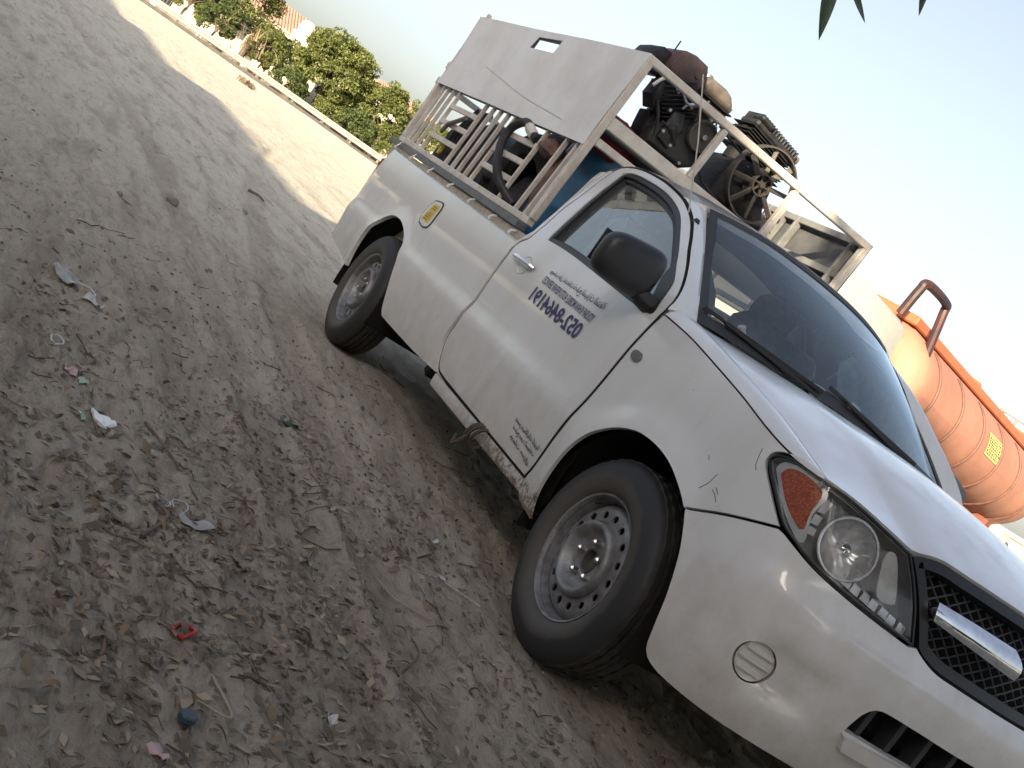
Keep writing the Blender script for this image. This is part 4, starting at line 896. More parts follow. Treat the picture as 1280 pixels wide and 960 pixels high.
# ------------------------------------------------------------------ wheels
def make_wheel():
    w_ = bpy.data.objects.new('wheel', None); C.objects.link(w_); w_.parent = truck; ORG[w_.name] = np.zeros(3); w_.empty_display_size = .1
    # local: outer face towards -y, axle at origin
    prof = [(.196, -.070), (.203, -.083), (.212, -.092), (.228, -.101), (.250, -.107), (.272, -.106), (.292, -.100), (.306, -.093), (.315, -.087), (.3225, -.079), (.3265, -.068)]
    gro = []
    for y0, y1 in ((-.068, -.046), (-.040, -.014), (-.008, .008), (.014, .040), (.046, .068)): gro += [(.3195, y0 - .001), (.330, y0 + .001), (.330, y1 - .001), (.3195, y1 + .001)]
    prof = prof + gro + [(r_, -y) for r_, y in prof[::-1]]
    nA = 160
    def mod(k, a):
        i = (np.arange(nA) // 2 + (k // 4) % 2) % 2; r_, y = prof[k]
        if abs(y) >= .064 and r_ > .318: return np.where(i == 0, -.002, 0)
        if r_ > .329: return np.where(i == 0, -.0035, 0)
        return 0
    MB().lathe(prof, (0, 0, 0), 'y', nA, mod=mod).build('tyre', 'tyre_rubber', w_, angle=30)
    for rr_ in (.262, .288): pass
    rim = MB().lathe([(.196, -.078), (.200, -.088), (.2055, -.090), (.2065, -.085), (.2035, -.082), (.199, -.080), (.196, -.068), (.189, -.050), (.186, -.030), (.183, .0), (.190, .05), (.205, .088)], (0, 0, 0), 'y', 64).build('rim', 'rim_steel', w_, angle=35)
    # disc: perforated ring, proud crown, hub dish
    A = np.linspace(0, 2 * np.pi, 96, endpoint=False); outr = np.stack([.186 * np.cos(A), .186 * np.sin(A)], 1); inr = np.stack([.116 * np.cos(A), .116 * np.sin(A)], 1); holes = [inr]
    for k in range(16):
        q = 2 * np.pi * k / 16; e_ = np.linspace(0, 2 * np.pi, 14, endpoint=False)
        holes.append(np.stack([.1465 * np.cos(q) + .0130 * np.cos(e_) * -np.sin(q) + .012 * np.sin(e_) * np.cos(q), .1465 * np.sin(q) + .0130 * np.cos(e_) * np.cos(q) + .012 * np.sin(e_) * np.sin(q)], 1))
    def DS(a, b):
        r_ = math.hypot(a, b); return np.array([a, -.062 + .020 * max(0, (r_ - .164) / .022) ** 1.5, b])
    panel(DS, outr, holes, h=.014, lip=.006).build('rim_disc', 'rim_steel', w_, angle=40)
    MB().lathe([(.124, -.058), (.123, -.068), (.120, -.080), (.115, -.087), (.109, -.090), (.102, -.088), (.095, -.079), (.089, -.066), (.081, -.057), (.068, -.053), (.036, -.054), (.034, -.054)], (0, 0, 0), 'y', 64).build('rim_crown', 'rim_steel', w_, angle=60)
    MB().lathe([(.034, -.054), (.033, -.044), (.031, -.030), (.001, -.028)], (0, 0, 0), 'y', 32).lathe([(.033, -.055), (.038, -.058), (.041, -.053)], (0, 0, 0), 'y', 32).build('hub', 'rim_dark', w_)
    for k in range(5):
        q = 2 * np.pi * k / 5 + .45; c_ = (.057 * math.cos(q), 0, .057 * math.sin(q))
        MB().lathe([(.0001, -.080), (.005, -.0795), (.0085, -.076), (.0105, -.074), (.0115, -.060), (.013, -.053)], c_, 'y', 6).build('lug_nut', 'nut', w_, angle=25)
    MB().lathe([(.18, .0), (.18, .06), (.001, .06)], (0, 0, 0), 'y', 32).lathe([(.001, .0), (.172, .004)], (0, .02, 0), 'y', 32).build('brake_drum', 'underbody', w_)
    MB().tube([(.188 * math.cos(2.2), -.062, .188 * math.sin(2.2)), (.176 * math.cos(2.2), -.085, .176 * math.sin(2.2))], .004, 6).build('valve', 'rubber', w_)
    return w_
wh = make_wheel(); wl = [(0, -.750, 1), (-3.085, -.750, 1), (0, .750, -1), (-3.085, .750, -1)]
for i, (x, y, sg) in enumerate(wl):
    o = wh if i == 0 else copy_tree(wh, None, None, truck)
    o.location = (x + 1.2, y, .328); o.rotation_euler = (0, [.0, .9, .4, 1.7][i], 0) if sg > 0 else (0, .3 * i, math.pi)
# ------------------------------------------------------------------ steel cage on the bed
cage = thing('cargo_cage', (-3.0, 0, 1.05), 'tall beige steel bar cage standing on the pickup bed with solid upper side panels', 'cage')
def CG(u, w_, y):
    """u 0 rear .. 1 front, w_ 0 bed rail .. 1 top edge"""
    a = np.array([-4.232, 1.080]) * (1 - u) + np.array([-1.895, 1.045]) * u; b_ = np.array([-4.184, 2.002]) * (1 - u) + np.array([-1.804, 1.960]) * u
    p = a * (1 - w_) + b_ * w_; return np.array([p[0], y, p[1]])
ux = lambda x, z: (x + 4.232 - .048 * (z - 1.08)) / 2.337
for sg in (-1, 1):
    y = .755 * sg
    MB().bar(CG(0, .018, y * 1.045), CG(1.0, .018, y * 1.045), .055, .034, ext=.03).build('base_angle', 'rail_grey', cage, smooth=False)
    MB().bar(CG(0, .057, y), CG(1, .057, y), .042, .034, ext=.012).build('bottom_rail', 'cage_paint', cage, smooth=False)
    for u in (0, 1): MB().bar(CG(u, .075, y), CG(u, 1, y), .040).build('corner_post', 'cage_paint', cage, smooth=False)
    bars = [-4.13, -4.03, -3.92, -3.80, -3.29, -3.165, -3.05, -2.93, -2.82, -2.36, -2.115, -1.99]
    for xb in bars:
        u = (xb + 4.232) / 2.337; MB().bar(CG(u, .075, y), CG(u + .008, .505, y), .016, .022, up=(0, 1, 0)).build('bar', 'cage_paint', cage, smooth=False)
    for x0, x1 in ((-3.79, -3.30), (-2.81, -2.37)):
        for zz in (1.235, 1.332, 1.43):
            u0, u1 = (x0 + 4.232) / 2.337 + .004, (x1 + 4.232) / 2.337 + .002; wq = (zz - 1.065) / .92
            if not (x0 > -3 and zz > 1.4): MB().bar(CG(u0, wq, y), CG(u1, wq, y), .030, .020, up=(0, 1, 0)).build('rung', 'cage_paint', cage, smooth=False)
            else: MB().bar(CG(u0 + .045, wq, y), CG(u1, wq, y), .030, .020, up=(0, 1, 0)).build('rung', 'cage_paint', cage, smooth=False)
    # solid side panel with a slot
    def PS_(x_, z_): return CG(x_, z_, y + .026 * sg) if True else None
    hu0, hu1 = .445, .592
    po = outline([(-.006, .498), (1.006, .498)], [(1.006, .498), (1.006, 1.01)], [(1.006, 1.01), (-.006, 1.01)], [(-.006, 1.01), (-.006, .498)], h=.05)
    phs = outline([(hu0, .890), (hu1, .892)], [(hu1, .892), (hu1 + .004, .972)], [(hu1 + .004, .972), (hu0 + .010, .966)], [(hu0 + .010, .966), (hu0, .890)], h=.03)
    def PSf(u, w_):
        p = CG(u, w_, y + .024 * sg); p[1] += sg * .006 * math.sin(u * 9 + 1) * math.sin(w_ * 7); return p if sg < 0 else p
    pm = panel(PSf, po, [phs], h=.04, lip=0)
    V = np.concatenate(pm.v); n0 = len(V); pm2 = MB(); pm2.add(V, pm.f); pm2.add(V - np.array([0, sg * .003, 0]), [f[::-1] for f in pm.f])
    for loop in (po, phs):
        n = len(loop); A = [PSf(*p) for p in loop]; B = [a_ - np.array([0, sg * .003, 0]) for a_ in A]; pm2.add(A + B, [(i, (i + 1) % n, (i + 1) % n + n, i + n) for i in range(n)])
    sp_ = pm2.build('side_panel', 'panel_paint' if sg < 0 else 'inner_panel', cage, angle=30, recalc=False)
    # weld seam and scratches on the near panel; stiffening frame behind the sheet
    if sg < 0:
        for pts, r_ in (([(.27, .70), (.42, .66), (.60, .61), (.76, .585), (.845, .572)], .0018),):
            MB().tube([PSf(*p) + np.array([0, -.0015, 0]) for p in cr(pts, 8)], r_, 5).build('weld_seam', 'cage_paint', sp_)
    fr = 'cage_paint' if sg < 0 else 'inner_panel'
    for uu in (.05, .28, .40, .64, .70, .76, .97): MB().bar(CG(uu, .51, y - .012 * sg), CG(uu, 1.0, y - .012 * sg), .020, .045, up=(0, 1, 0)).build('panel_rib', 'rib_grey', cage, smooth=False)
    for ww in (.515, .78, .985):
        a_, b_ = (.72, .99) if ww == .78 else (.0, 1.0); MB().bar(CG(a_, ww, y - .010 * sg), CG(b_, ww, y - .010 * sg), .034, .022, up=(0, 1, 0)).build('panel_rib', 'rib_grey', cage, smooth=False)
    for ww in (.515, .635): MB().box(CG(-.018, ww, y), (.055, .035, .05), bev=.006).build('hinge_lug', 'cage_paint', cage)
MB().box(CG(.045, 1.02, -.775), (.03, .02, .03)).build('hinge_lug', 'cage_paint', cage)
hb = lambda y, z: np.array([np.interp(z, [1.05, 1.96], [-1.895, -1.802]), y, z])
MB().bar(hb(-.775, 1.950), hb(.775, 1.950), .036, .036).build('headboard_top_rail', 'cage_paint', cage, smooth=False)
MB().bar(hb(-.735, 1.640), hb(.735, 1.640), .036, .062).build('headboard_bottom_rail', 'cage_paint', cage, smooth=False)
MB().bar(hb(-.735, 1.545), hb(.735, 1.545), .034, .036).build('headboard_lower_rail', 'cage_paint', cage, smooth=False)
for y in (-.262, .235): MB().bar(hb(y, 1.672), hb(y, 1.931), .032).build('headboard_post', 'cage_paint', cage, smooth=False)
for x, z in ((-4.20, 1.12), (-4.19, 1.55), (-4.185, 1.97)): MB().bar((x, -.735, z), (x, .735, z), .034).build('rear_cross_rail', 'cage_paint', cage, smooth=False)
MB().bar((-1.965, -.74, 1.640), (-1.965, .74, 1.640), .07, .075).build('engine_bearer', 'flywheel_iron', cage, smooth=False)
MB().bar((-2.16, -.74, 1.640), (-2.16, .74, 1.640), .05, .075).build('engine_bearer', 'flywheel_iron', cage, smooth=False)
# ------------------------------------------------------------------ small petrol engine on the headboard shelf
def rounded_block(mb, poly, x0, x1, r=.012):
    poly = np.array(poly); n = len(poly); ins = offset_poly(poly, r); rings = [(x0, ins), (x0 + r * .3, offset_poly(poly, r * .35)), (x0 + r, poly), (x1 - r, poly), (x1 - r * .3, offset_poly(poly, r * .35)), (x1, ins)]
    V = np.concatenate([np.c_[np.full(n, x), p] for x, p in rings]); F = []
    for k in range(len(rings) - 1): F += [(k * n + i, k * n + (i + 1) % n, (k + 1) * n + (i + 1) % n, (k + 1) * n + i) for i in range(n)]
    F += [tuple(range(n))[::-1], tuple((len(rings) - 1) * n + i for i in range(n))]; mb.add(V, F); return mb
eng = thing('petrol_engine', (-1.98, -.40, 1.678), 'grimy small petrol engine with red muffler box and rusty fuel tank above the cab', 'engine')
rounded_block(MB(), [(-.50, 1.690), (-.28, 1.690), (-.205, 1.745), (-.200, 1.86), (-.25, 1.915), (-.36, 1.925), (-.44, 1.86), (-.51, 1.77)], -2.14, -1.915, .02).build('crankcase', 'engine_alloy', eng, angle=40)
MB().lathe([(.001, -1.868), (.015, -1.866), (.018, -1.872), (.060, -1.876), (.062, -1.868), (.070, -1.866), (.074, -1.872), (.074, -1.900), (.068, -1.905)], (0, -.297, 1.858), 'x', 40).build('pulley', 'flywheel_iron', eng, angle=30)
MB().tube([(-1.90, -.297, 1.858), (-1.85, -.297, 1.858)], .013, 12).build('shaft', 'nut', eng)
for k in range(9):
    c_ = np.array([-1.985, -.435, 1.865]) + np.array([0, -.0105, .0155]) * k; rt_ = np.array([[1, 0, 0], [0, .83, -.56], [0, .56, .83]])
    MB().box(c_, (.16, .19 - .006 * abs(k - 3), .0055), rt_, .002).build('cylinder_fin', 'engine_dark', eng, smooth=False)
MB().box((-1.99, -.50, 1.93), (.11, .13, .17), np.array([[1, 0, 0], [0, .83, -.56], [0, .56, .83]]), .02).build('cylinder', 'engine_dark', eng)
rounded_block(MB(), [(-.605, 1.87), (-.560, 1.82), (-.525, 1.88), (-.46, 1.95), (-.49, 2.00), (-.565, 1.985), (-.600, 1.935)], -2.04, -1.92, .018).build('cylinder_head', 'engine_dark', eng, angle=40)
MB().tube(cr([(-1.925, -.625, 1.90), (-1.915, -.60, 1.955), (-1.915, -.545, 1.972), (-1.92, -.50, 1.945)], 8), .008, 8).build('spark_lead', 'panel_paint', eng)
rounded_block(MB(), [(-.50, 1.70), (-.44, 1.69), (-.43, 1.83), (-.46, 1.86), (-.53, 1.82), (-.52, 1.745)], -2.12, -1.98, .02).build('fan_shroud', 'engine_dark', eng, angle=40)
rounded_block(MB(), [(-.705, 1.99), (-.690, 2.045), (-.645, 2.078), (-.600, 2.078), (-.575, 2.03), (-.57, 1.965), (-.66, 1.945)], -2.16, -1.99, .014).build('air_filter', 'engine_dark', eng, angle=40)
rounded_block(MB(), [(-.605, 2.005), (-.600, 2.085), (-.575, 2.112), (-.520, 2.125), (-.445, 2.122), (-.402, 2.062), (-.425, 2.005), (-.50, 1.975)], -2.14, -1.925, .016).build('muffler', 'engine_red', eng, angle=40)
MB().lathe([(.001, -1.915), (.010, -1.914), (.013, -1.92), (.013, -1.93)], (0, -.470, 2.055), 'x', 16).build('muffler_bolt', 'engine_red', eng)
MB().tube([(-2.03, -.585, 2.10), (-2.03, -.585, 2.15)], .004, 6).build('throttle_rod', 'engine_dark', eng)
tk = rounded_block(MB(), [(-.405, 2.030), (-.402, 2.085), (-.375, 2.110), (-.275, 2.112), (-.235, 2.100), (-.205, 2.070), (-.200, 2.032)], -2.20, -1.96, .025); ftk = tk.build('fuel_tank', 'tank_rust', eng, angle=45)
rounded_block(MB(), [(-.400, 2.022), (-.205, 2.022), (-.215, 1.972), (-.25, 1.955), (-.37, 1.962), (-.395, 1.985)], -2.19, -1.97, .02).build('tank_lower', 'tank_rust', eng, angle=45)
rounded_block(MB(), [(-.412, 2.022), (-.194, 2.022), (-.194, 2.030), (-.412, 2.030)], -2.208, -1.952, .002).build('tank_flange', 'engine_dark', eng, angle=30)
MB().lathe([(.001, .018), (.024, .018), (.027, .012), (.027, -.004)], (-2.08, -.345, 2.116), 'z', 20).build('filler_cap', 'nut', eng)
MB().box((-2.0, -.255, 1.90), (.08, .07, .09), bev=.012).tube(cr([(-1.95, -.27, 1.94), (-1.93, -.24, 1.98), (-1.95, -.22, 2.0)], 5), .008, 6).build('carburettor', 'engine_alloy', eng)
for k, (y, z) in enumerate(((-.40, 1.74), (-.47, 1.77), (-.50, 1.86), (-.42, 1.93), (-.30, 1.94), (-.22, 1.88), (-.22, 1.76), (-.31, 1.705))):
    MB().lathe([(.0001, -1.889), (.008, -1.890), (.010, -1.899), (.010, -1.907)], (0, y, z), 'x', 6).build('case_bolt', 'nut', eng, angle=20)
rounded_block(MB(), [(-.475, 1.735), (-.40, 1.72), (-.385, 1.83), (-.42, 1.89), (-.475, 1.87)], -1.925, -1.893, .012).build('side_cover', 'engine_alloy', eng, angle=40)
MB().tube(cr([(-1.90, -.36, 1.92), (-1.88, -.40, 1.95), (-1.89, -.44, 1.93), (-1.90, -.45, 1.90)], 6), .006, 6).build('oil_pipe', 'nut', eng)
MB().tube(cr([(-1.93, -.23, 1.955), (-1.90, -.16, 1.935), (-1.88, -.08, 1.915)], 6), .006, 6).build('throttle_lever', 'engine_dark', eng)
MB().tube([(-1.90, -.295, 1.80), (-1.87, -.17, 1.70), (-1.85, -.02, 1.665)], .007, 6).build('brace_rod', 'engine_dark', eng)
# ------------------------------------------------------------------ air compressor pump with spoked flywheel
cp = thing('air_compressor', (-2.05, .10, 1.678), 'black twin cylinder air compressor pump with large spoked iron flywheel above the windshield', 'compressor')
FC = np.array([-1.905, .118, 1.868]); RO = .185
MB().lathe([(RO - .008, -.022), (RO, -.022), (RO + .001, .0), (RO, .022), (RO - .008, .022), (RO - .010, 0), (RO - .008, -.022)], FC, 'x', 64).build('flywheel_rim', 'flywheel_iron', cp, angle=30)
for k in range(8):
    q = 2 * np.pi * k / 8 + .2; d_ = np.array([0, math.cos(q), math.sin(q)]); tq = np.array([0, -math.sin(q), math.cos(q)])
    MB().box(FC + d_ * .108, (.011, .128, .030 if k % 2 else .024), np.stack([np.array([.86, 0, 0]) + tq * .5, d_, tq * .86 + np.array([-.5, 0, 0])], 1), .003).build('spoke', 'flywheel_iron', cp, smooth=False)
MB().lathe([(.046, -.014), (.050, -.018), (.054, -.014), (.054, .016), (.046, .016), (.046, -.014)], FC, 'x', 32).build('hub_ring', 'flywheel_iron', cp, angle=30)
hbm = MB().lathe([(.001, .022), (.014, .021), (.016, .012), (.016, -.04)], FC, 'x', 20)
for k in range(6):
    q = 2 * np.pi * k / 6; hbm.bar(FC + np.array([0, .014 * math.cos(q), .014 * math.sin(q)]), FC + np.array([0, .048 * math.cos(q), .048 * math.sin(q)]), .008, .016, up=(1, 0, 0))
hbm.build('flywheel_hub', 'flywheel_iron', cp)
rounded_block(MB(), [(-.06, 1.690), (.30, 1.690), (.31, 1.73), (.26, 1.80), (.235, 1.90), (.15, 1.95), (.04, 1.935), (-.03, 1.90), (-.055, 1.80)], -2.22, -1.97, .025).build('crankcase', 'engine_dark', cp, angle=40)
MB().lathe([(.05, -1.975), (.07, -1.955), (.075, -1.945), (.03, -1.935)], (0, .118, 1.868), 'x', 28).build('bearing_cover', 'engine_dark', cp)
for y in (.02, .185):
    MB().tube([(-2.08, y, 1.90), (-2.08, y, 2.07)], .060, 24).build('cylinder', 'engine_dark', cp)
rt_ = np.array(Matrix.Rotation(-.12, 3, 'X'))
for k in range(9): MB().box((-2.08, .100 + .003 * (k % 2), 1.945 + .0145 * k), (.185, .315 - .03 * (k % 3 == 1), .005), rt_, .002).build('cylinder_fin', 'engine_dark', cp, smooth=False)
MB().box((-2.08, .115, 2.086), (.165, .30, .040), rt_, .012).build('cylinder_head', 'engine_dark', cp)
for k in range(15): MB().box(np.array([-2.08, .115, 2.118]) + rt_[:, 1] * (-.135 + .0195 * k), (.155, .007, .034), rt_, .002).build('head_fin', 'engine_dark' if k < 6 else 'engine_alloy', cp, smooth=False)
MB().box((-2.03, .01, 2.125), (.10, .09, .030), rt_, .01).build('valve_cover', 'engine_dark', cp)
MB().lathe([(.020, -.02), (.020, .02)], (-2.06, .285, 2.095), 'y', 16, cap=True).build('inlet_filter', 'tank_rust', cp)
MB().box((-2.08, .12, 1.684), (.30, .36, .012)).build('foot_plate', 'engine_dark', cp, smooth=False)
# ------------------------------------------------------------------ load inside the cage
dm = MB().lathe([(.001, 0), (.26, 0), (.275, .015), (.285, .06), (.290, .25), (.295, .26), (.295, .28), (.290, .29), (.290, .55), (.295, .56), (.295, .58), (.290, .59), (.285, .80), (.27, .90), (.25, .92), (.001, .92)], (0, 0, 0), 'z', 40)
V = np.concatenate(dm.v); q = MB(); q.add(V + np.array([-2.17, -.38, .655]), dm.f); q.build('plastic_drum', 'blue_plastic', None, angle=40, label='blue plastic drum behind the cab in the front of the cage', cat='drum')
# red bag of folded cloth
def blob(c, r, seed, n=28, m=20, amp=.16, fr=2.2):
    rg = np.random.default_rng(seed); ph = rg.uniform(0, 6, 12); g = []
    for i in range(m):
        a = math.pi * i / (m - 1); row = []
        for j in range(n + 1):
            b_ = 2 * math.pi * (j % n) / n; d = np.array([math.sin(a) * math.cos(b_), math.sin(a) * math.sin(b_), math.cos(a)])
            k = 1 + amp * (math.sin(fr * 2 * d[0] + ph[0] + 2 * d[2]) * .5 + math.sin(fr * 3.1 * d[1] + ph[1]) * .35 + math.sin(fr * 4.3 * d[2] + ph[2] + 3 * d[0]) * .3 + math.sin(fr * 7 * (d[0] + d[1]) + ph[3]) * .15)
            e = np.sign(d) * np.abs(d) ** .8; row.append(np.array(c) + np.array(r) * e * k)
        g.append(row)
    return MB().grid(g)
rb_ = blob((-2.14, -.56, 1.615), (.20, .13, .105), 3); rb_.build('red_bag', 'red_cloth', None, angle=60, label='red cloth bag on top of the load behind the cab roof', cat='bag')
rj = MB().box((-2.05, -.475, 1.735), (.07, .05, .09), bev=.02).tube([(-2.05, -.475, 1.775), (-2.05, -.475, 1.795)], .016, 12).build('red_flask', 'red_cloth', None, label='small red flask with dark lid beside the engine', cat='flask')
for k, (c_, r_) in enumerate((((-3.55, -.40, 1.08), (.32, .26, .42)), ((-3.02, -.34, 1.06), (.30, .30, .44)), ((-2.62, -.36, 1.02), (.22, .24, .40)), ((-3.4, .25, 1.06), (.5, .38, .46)), ((-2.6, .3, 1.08), (.46, .36, .50)))):
    blob(c_, r_, 20 + k, amp=.10).build('load_sack', 'dark_sack', None, angle=60, label=['dark blue sack against the rear ladder of the cage', 'dark sack behind the middle bars of the cage', 'dark sack behind the front ladder of the cage', 'dark sack in the far rear of the cage', 'dark sack in the far front of the cage'][k], cat='sack', group='sacks in the cage')
for k, (c_, r_) in enumerate((((-3.70, -.60, 1.22), (.12, .10, .16)), ((-3.15, -.58, 1.18), (.16, .10, .20)), ((-2.86, -.60, 1.26), (.12, .09, .14)))):
    blob(c_, r_, 40 + k, amp=.2).build('load_bundle', ['dark_sack', 'engine_dark', 'hose'][k], None, angle=60, label=['dark cloth bundle behind the rear ladder rungs', 'dark greasy bundle behind the middle bars', 'black bundle behind the bars beside the front ladder'][k], cat='bundle', group='bundles in the cage')
def spare(c, rot, label):
    m_ = MB(); a = np.linspace(0, 2 * np.pi, 56, endpoint=False); m_.lathe([(.19, -.05), (.21, -.085), (.26, -.09), (.305, -.075), (.32, -.05), (.32, .05), (.305, .075), (.26, .09), (.21, .085), (.19, .05), (.19, -.05)], (0, 0, 0), 'y', 56)
    V = np.concatenate(m_.v) @ np.array(Matrix.Rotation(rot[2], 3, 'Z') @ Matrix.Rotation(rot[0], 3, 'X')).T + np.array(c); q = MB(); q.add(V, m_.f); q.build('spare_tyre', 'rubber', None, angle=40, label=label, cat='tyre')
spare((-2.52, -.56, 1.20), (.25, 0, .10), 'worn black tyre leaning inside the front ladder of the cage'); spare((-2.70, -.30, 1.36), (.9, 0, .5), 'worn black tyre lying on the sacks in the cage')
hz = cr([(-2.30, -.70, 1.13), (-2.40, -.80, 1.20), (-2.60, -.80, 1.33), (-2.65, -.79, 1.44), (-2.55, -.78, 1.50), (-2.42, -.78, 1.47), (-2.33, -.77, 1.44)], 10)
hs = MB().tube(hz, .022, 10).build('air_hose', 'hose', None, label='thick black rubber hose looped through the front ladder of the cage', cat='hose')
MB().tube(hz[-14:-4] + np.array([0, -.004, 0]), .026, 10).build('hose_sleeve', 'cage_paint', hs)
blob((-2.24, -.72, 1.44), (.07, .05, .045), 9, amp=.2).build('leather_pouch', 'brown_leather', None, angle=60, label='brown leather pouch tied to the front bars of the cage', cat='pouch')
blob((-2.20, -.60, 1.30), (.10, .09, .16), 12, amp=.16).build('brown_sack', 'brown_leather', None, angle=60, label='dark brown sack hanging beside the blue drum', cat='sack')
for k in range(5):
    x = -3.6 + .06 * k; MB().tube(cr([(x, -.66, 1.50), (x + .02, -.70, 1.38), (x - .04, -.69, 1.27), (x + .05, -.67, 1.19)], 8), .011, 8).build('cable', 'hose' if k % 2 else 'dark_sack', None, label=f'dark cable hanging in the rear of the cage, {["first","second","third","fourth","fifth"][k]} from the tail', cat='cable', group='cables in the cage')
MB().tube(cr([(-3.38, -.77, 1.405), (-3.45, -.785, 1.36), (-3.55, -.78, 1.33), (-3.62, -.77, 1.28)], 8), .013, 8).build('cloth_strip', 'tank_rust', None, label='pale brown cloth strip knotted on the rear ladder of the cage', cat='cloth')
blob((-3.60, -.72, 1.20), (.018, .012, .035), 5).build('yellow_tag', 'yellow_plate', None, label='small yellow tag hanging low in the rear ladder', cat='tag')
# dark sheet added along the cage middle, standing in for the shade inside
tp_ = [[np.array([x + .02 * math.sin(z * 9), -.10 + .05 * math.sin(x * 7 + z * 3) + .03 * math.sin(x * 17), z]) for z in np.linspace(.64, 1.56, 14)] for x in np.linspace(-3.72, -2.02, 60)]
tpm = MB().grid(tp_); tpm.grid([[p + np.array([.004, -.004, 0]) for p in r_] for r_ in tp_]); tpm.build('tarpaulin', 'dark_sack', None, recalc=False, angle=80, label='dark tarpaulin hanging lengthwise inside the cage behind the sacks', cat='tarpaulin')
for k, (pts, r_) in enumerate((([(-1.90, -.52, 1.98), (-1.885, -.46, 1.93), (-1.89, -.40, 1.95), (-1.90, -.36, 2.0)], .006), ([(-1.90, -.50, 1.80), (-1.88, -.44, 1.79), (-1.885, -.38, 1.75)], .007), ([(-1.90, -.26, 1.94), (-1.88, -.30, 1.97), (-1.90, -.38, 1.965)], .005), ([(-1.91, -.57, 1.86), (-1.89, -.53, 1.80), (-1.90, -.49, 1.73)], .008))): MB().tube(cr(pts, 8), r_, 6).build('engine_pipe', ['nut', 'engine_dark', 'engine_alloy', 'hose'][k], eng)
for k, (y, z, s_) in enumerate(((-.35, 1.90, .05), (-.27, 1.92, .04), (-.43, 1.80, .045), (-.24, 1.80, .035))): MB().box((-1.905, y, z), (.05, s_, s_ * .8), np.array(Matrix.Rotation(.5 * k, 3, 'X')), .008).build('engine_bracket', ['engine_alloy', 'nut', 'engine_dark', 'engine_alloy'][k], eng)
# things on the dashboard
def sheet(name, mat, c, u, v, label, cat, bend=.0):
    u = np.array(u, float); v = np.array(v, float); n_ = np.cross(u, v); n_ /= np.linalg.norm(n_); g = [[np.array(c) + u * (a - .5) + v * (b_ - .5) + n_ * bend * math.sin(math.pi * a) for a in np.linspace(0, 1, 9)] for b_ in np.linspace(0, 1, 7)]
    m_ = MB(); m_.grid(g); m_.grid([[p + n_ * .0015 for p in r_] for r_ in g]); m_.build(name, mat, None, recalc=False, label=label, cat=cat)
sheet('paper_sheet', 'milky', (-.44, -.07, 1.140), (-.01, .17, 0), (-.09, -.01, .045), 'white folded paper lying flat in the middle of the dashboard', 'paper', .02)
sheet('paper_card', 'milky', (-.43, .065, 1.165), (.01, .055, -.012), (-.03, .035, .06), 'pale paper card leaning on the glass beside the folded paper', 'paper', .008)
MB().tube(cr([(-.50, -.495, 1.185), (-.50, -.47, 1.160), (-.50, -.405, 1.143), (-.49, -.34, 1.140), (-.48, -.265, 1.142)], 8), .015, 10).build('rolled_paper', 'milky', None, label='rolled white paper on the dashboard near the driver side', cat='paper')
blob((-.50, -.57, 1.130), (.05, .045, .02), 15).build('pink_cloth', 'brown_leather', None, label='small pinkish cloth in the corner of the dashboard', cat='cloth')
# ------------------------------------------------------------------ far side of the ground: track edge, guardrail, fence, trees, villas
def polar(az, d, z=None):
    x = CAM[0] + d * math.cos(R(az)); y = CAM[1] + d * math.sin(R(az)); return np.array([x, y, float(terrain(x, y)) if z is None else z])
def strip(name, xa, ya, xb, yb, wd, h0, mat, n=60, **k):
    a, b_ = np.array([xa, ya]), np.array([xb, yb]); t = (b_ - a) / np.linalg.norm(b_ - a); nn = np.array([-t[1], t[0]]); g = []
    for u in np.linspace(0, 1, n):
        p = a + (b_ - a) * u; z = float(terrain(*p)); g.append([(*(p + nn * s_), z + zz) for s_, zz in ((wd / 2, -.3), (wd / 2, h0), (-wd / 2, h0), (-wd / 2, -.3))])
    return MB().grid(g).build(name, mat, None, smooth=False, **k)
RX = -60.0
strip('road_kerb', RX + 4, -30, RX + 3.2, 40, .30, .17, 'asphalt', kind='structure')
rail = thing('guardrail', (RX, 8, float(terrain(RX, 8))), 'long galvanized guardrail along the far road in front of the trees', 'guardrail')
gy0, gy1 = -14., 30.; prof_w = [(-.155, .0), (-.135, .03), (-.10, .045), (-.06, .045), (-.028, -.01), (0, -.05), (.028, -.01), (.06, .045), (.10, .045), (.135, .03), (.155, .0)]
for off in (0,):
    g = []
    for y in np.linspace(gy0, gy1, 60):
        z = 1.055 + .02 * math.sin(y * .3); g.append([(RX + .06 + d_, y, z + zz) for zz, d_ in prof_w])
    MB().grid(g).build('rail_beam', 'galvanized', rail, angle=60)
for k, y in enumerate(np.arange(gy0 + .5, gy1, 1.9)):
    z = float(terrain(RX, y)); MB().box((RX - .05, y, (z + 1.19) / 2), (.10, .13, 1.19 - z), bev=.008).build('post', 'fence_metal', rail, smooth=False)
# half buried tyres along the road
for k, az in enumerate((173.15, 171.75, 170.2)):
    p = polar(az, 60.4); m_ = MB(); m_.tube([(p[0], p[1] + .24 * math.cos(q), p[2] - .02 + .24 * math.sin(q)) for q in np.linspace(-.1, math.pi + .1, 22)], .055, 10); m_.build('half_buried_tyre', 'rubber' if k != 1 else 'fence_metal', None, label=['half buried tyre under the guardrail, farthest from the truck', 'half buried tyre under the guardrail, middle of three', 'half buried tyre under the guardrail, nearest the truck'][k], cat='tyre', group='half buried tyres along the road')
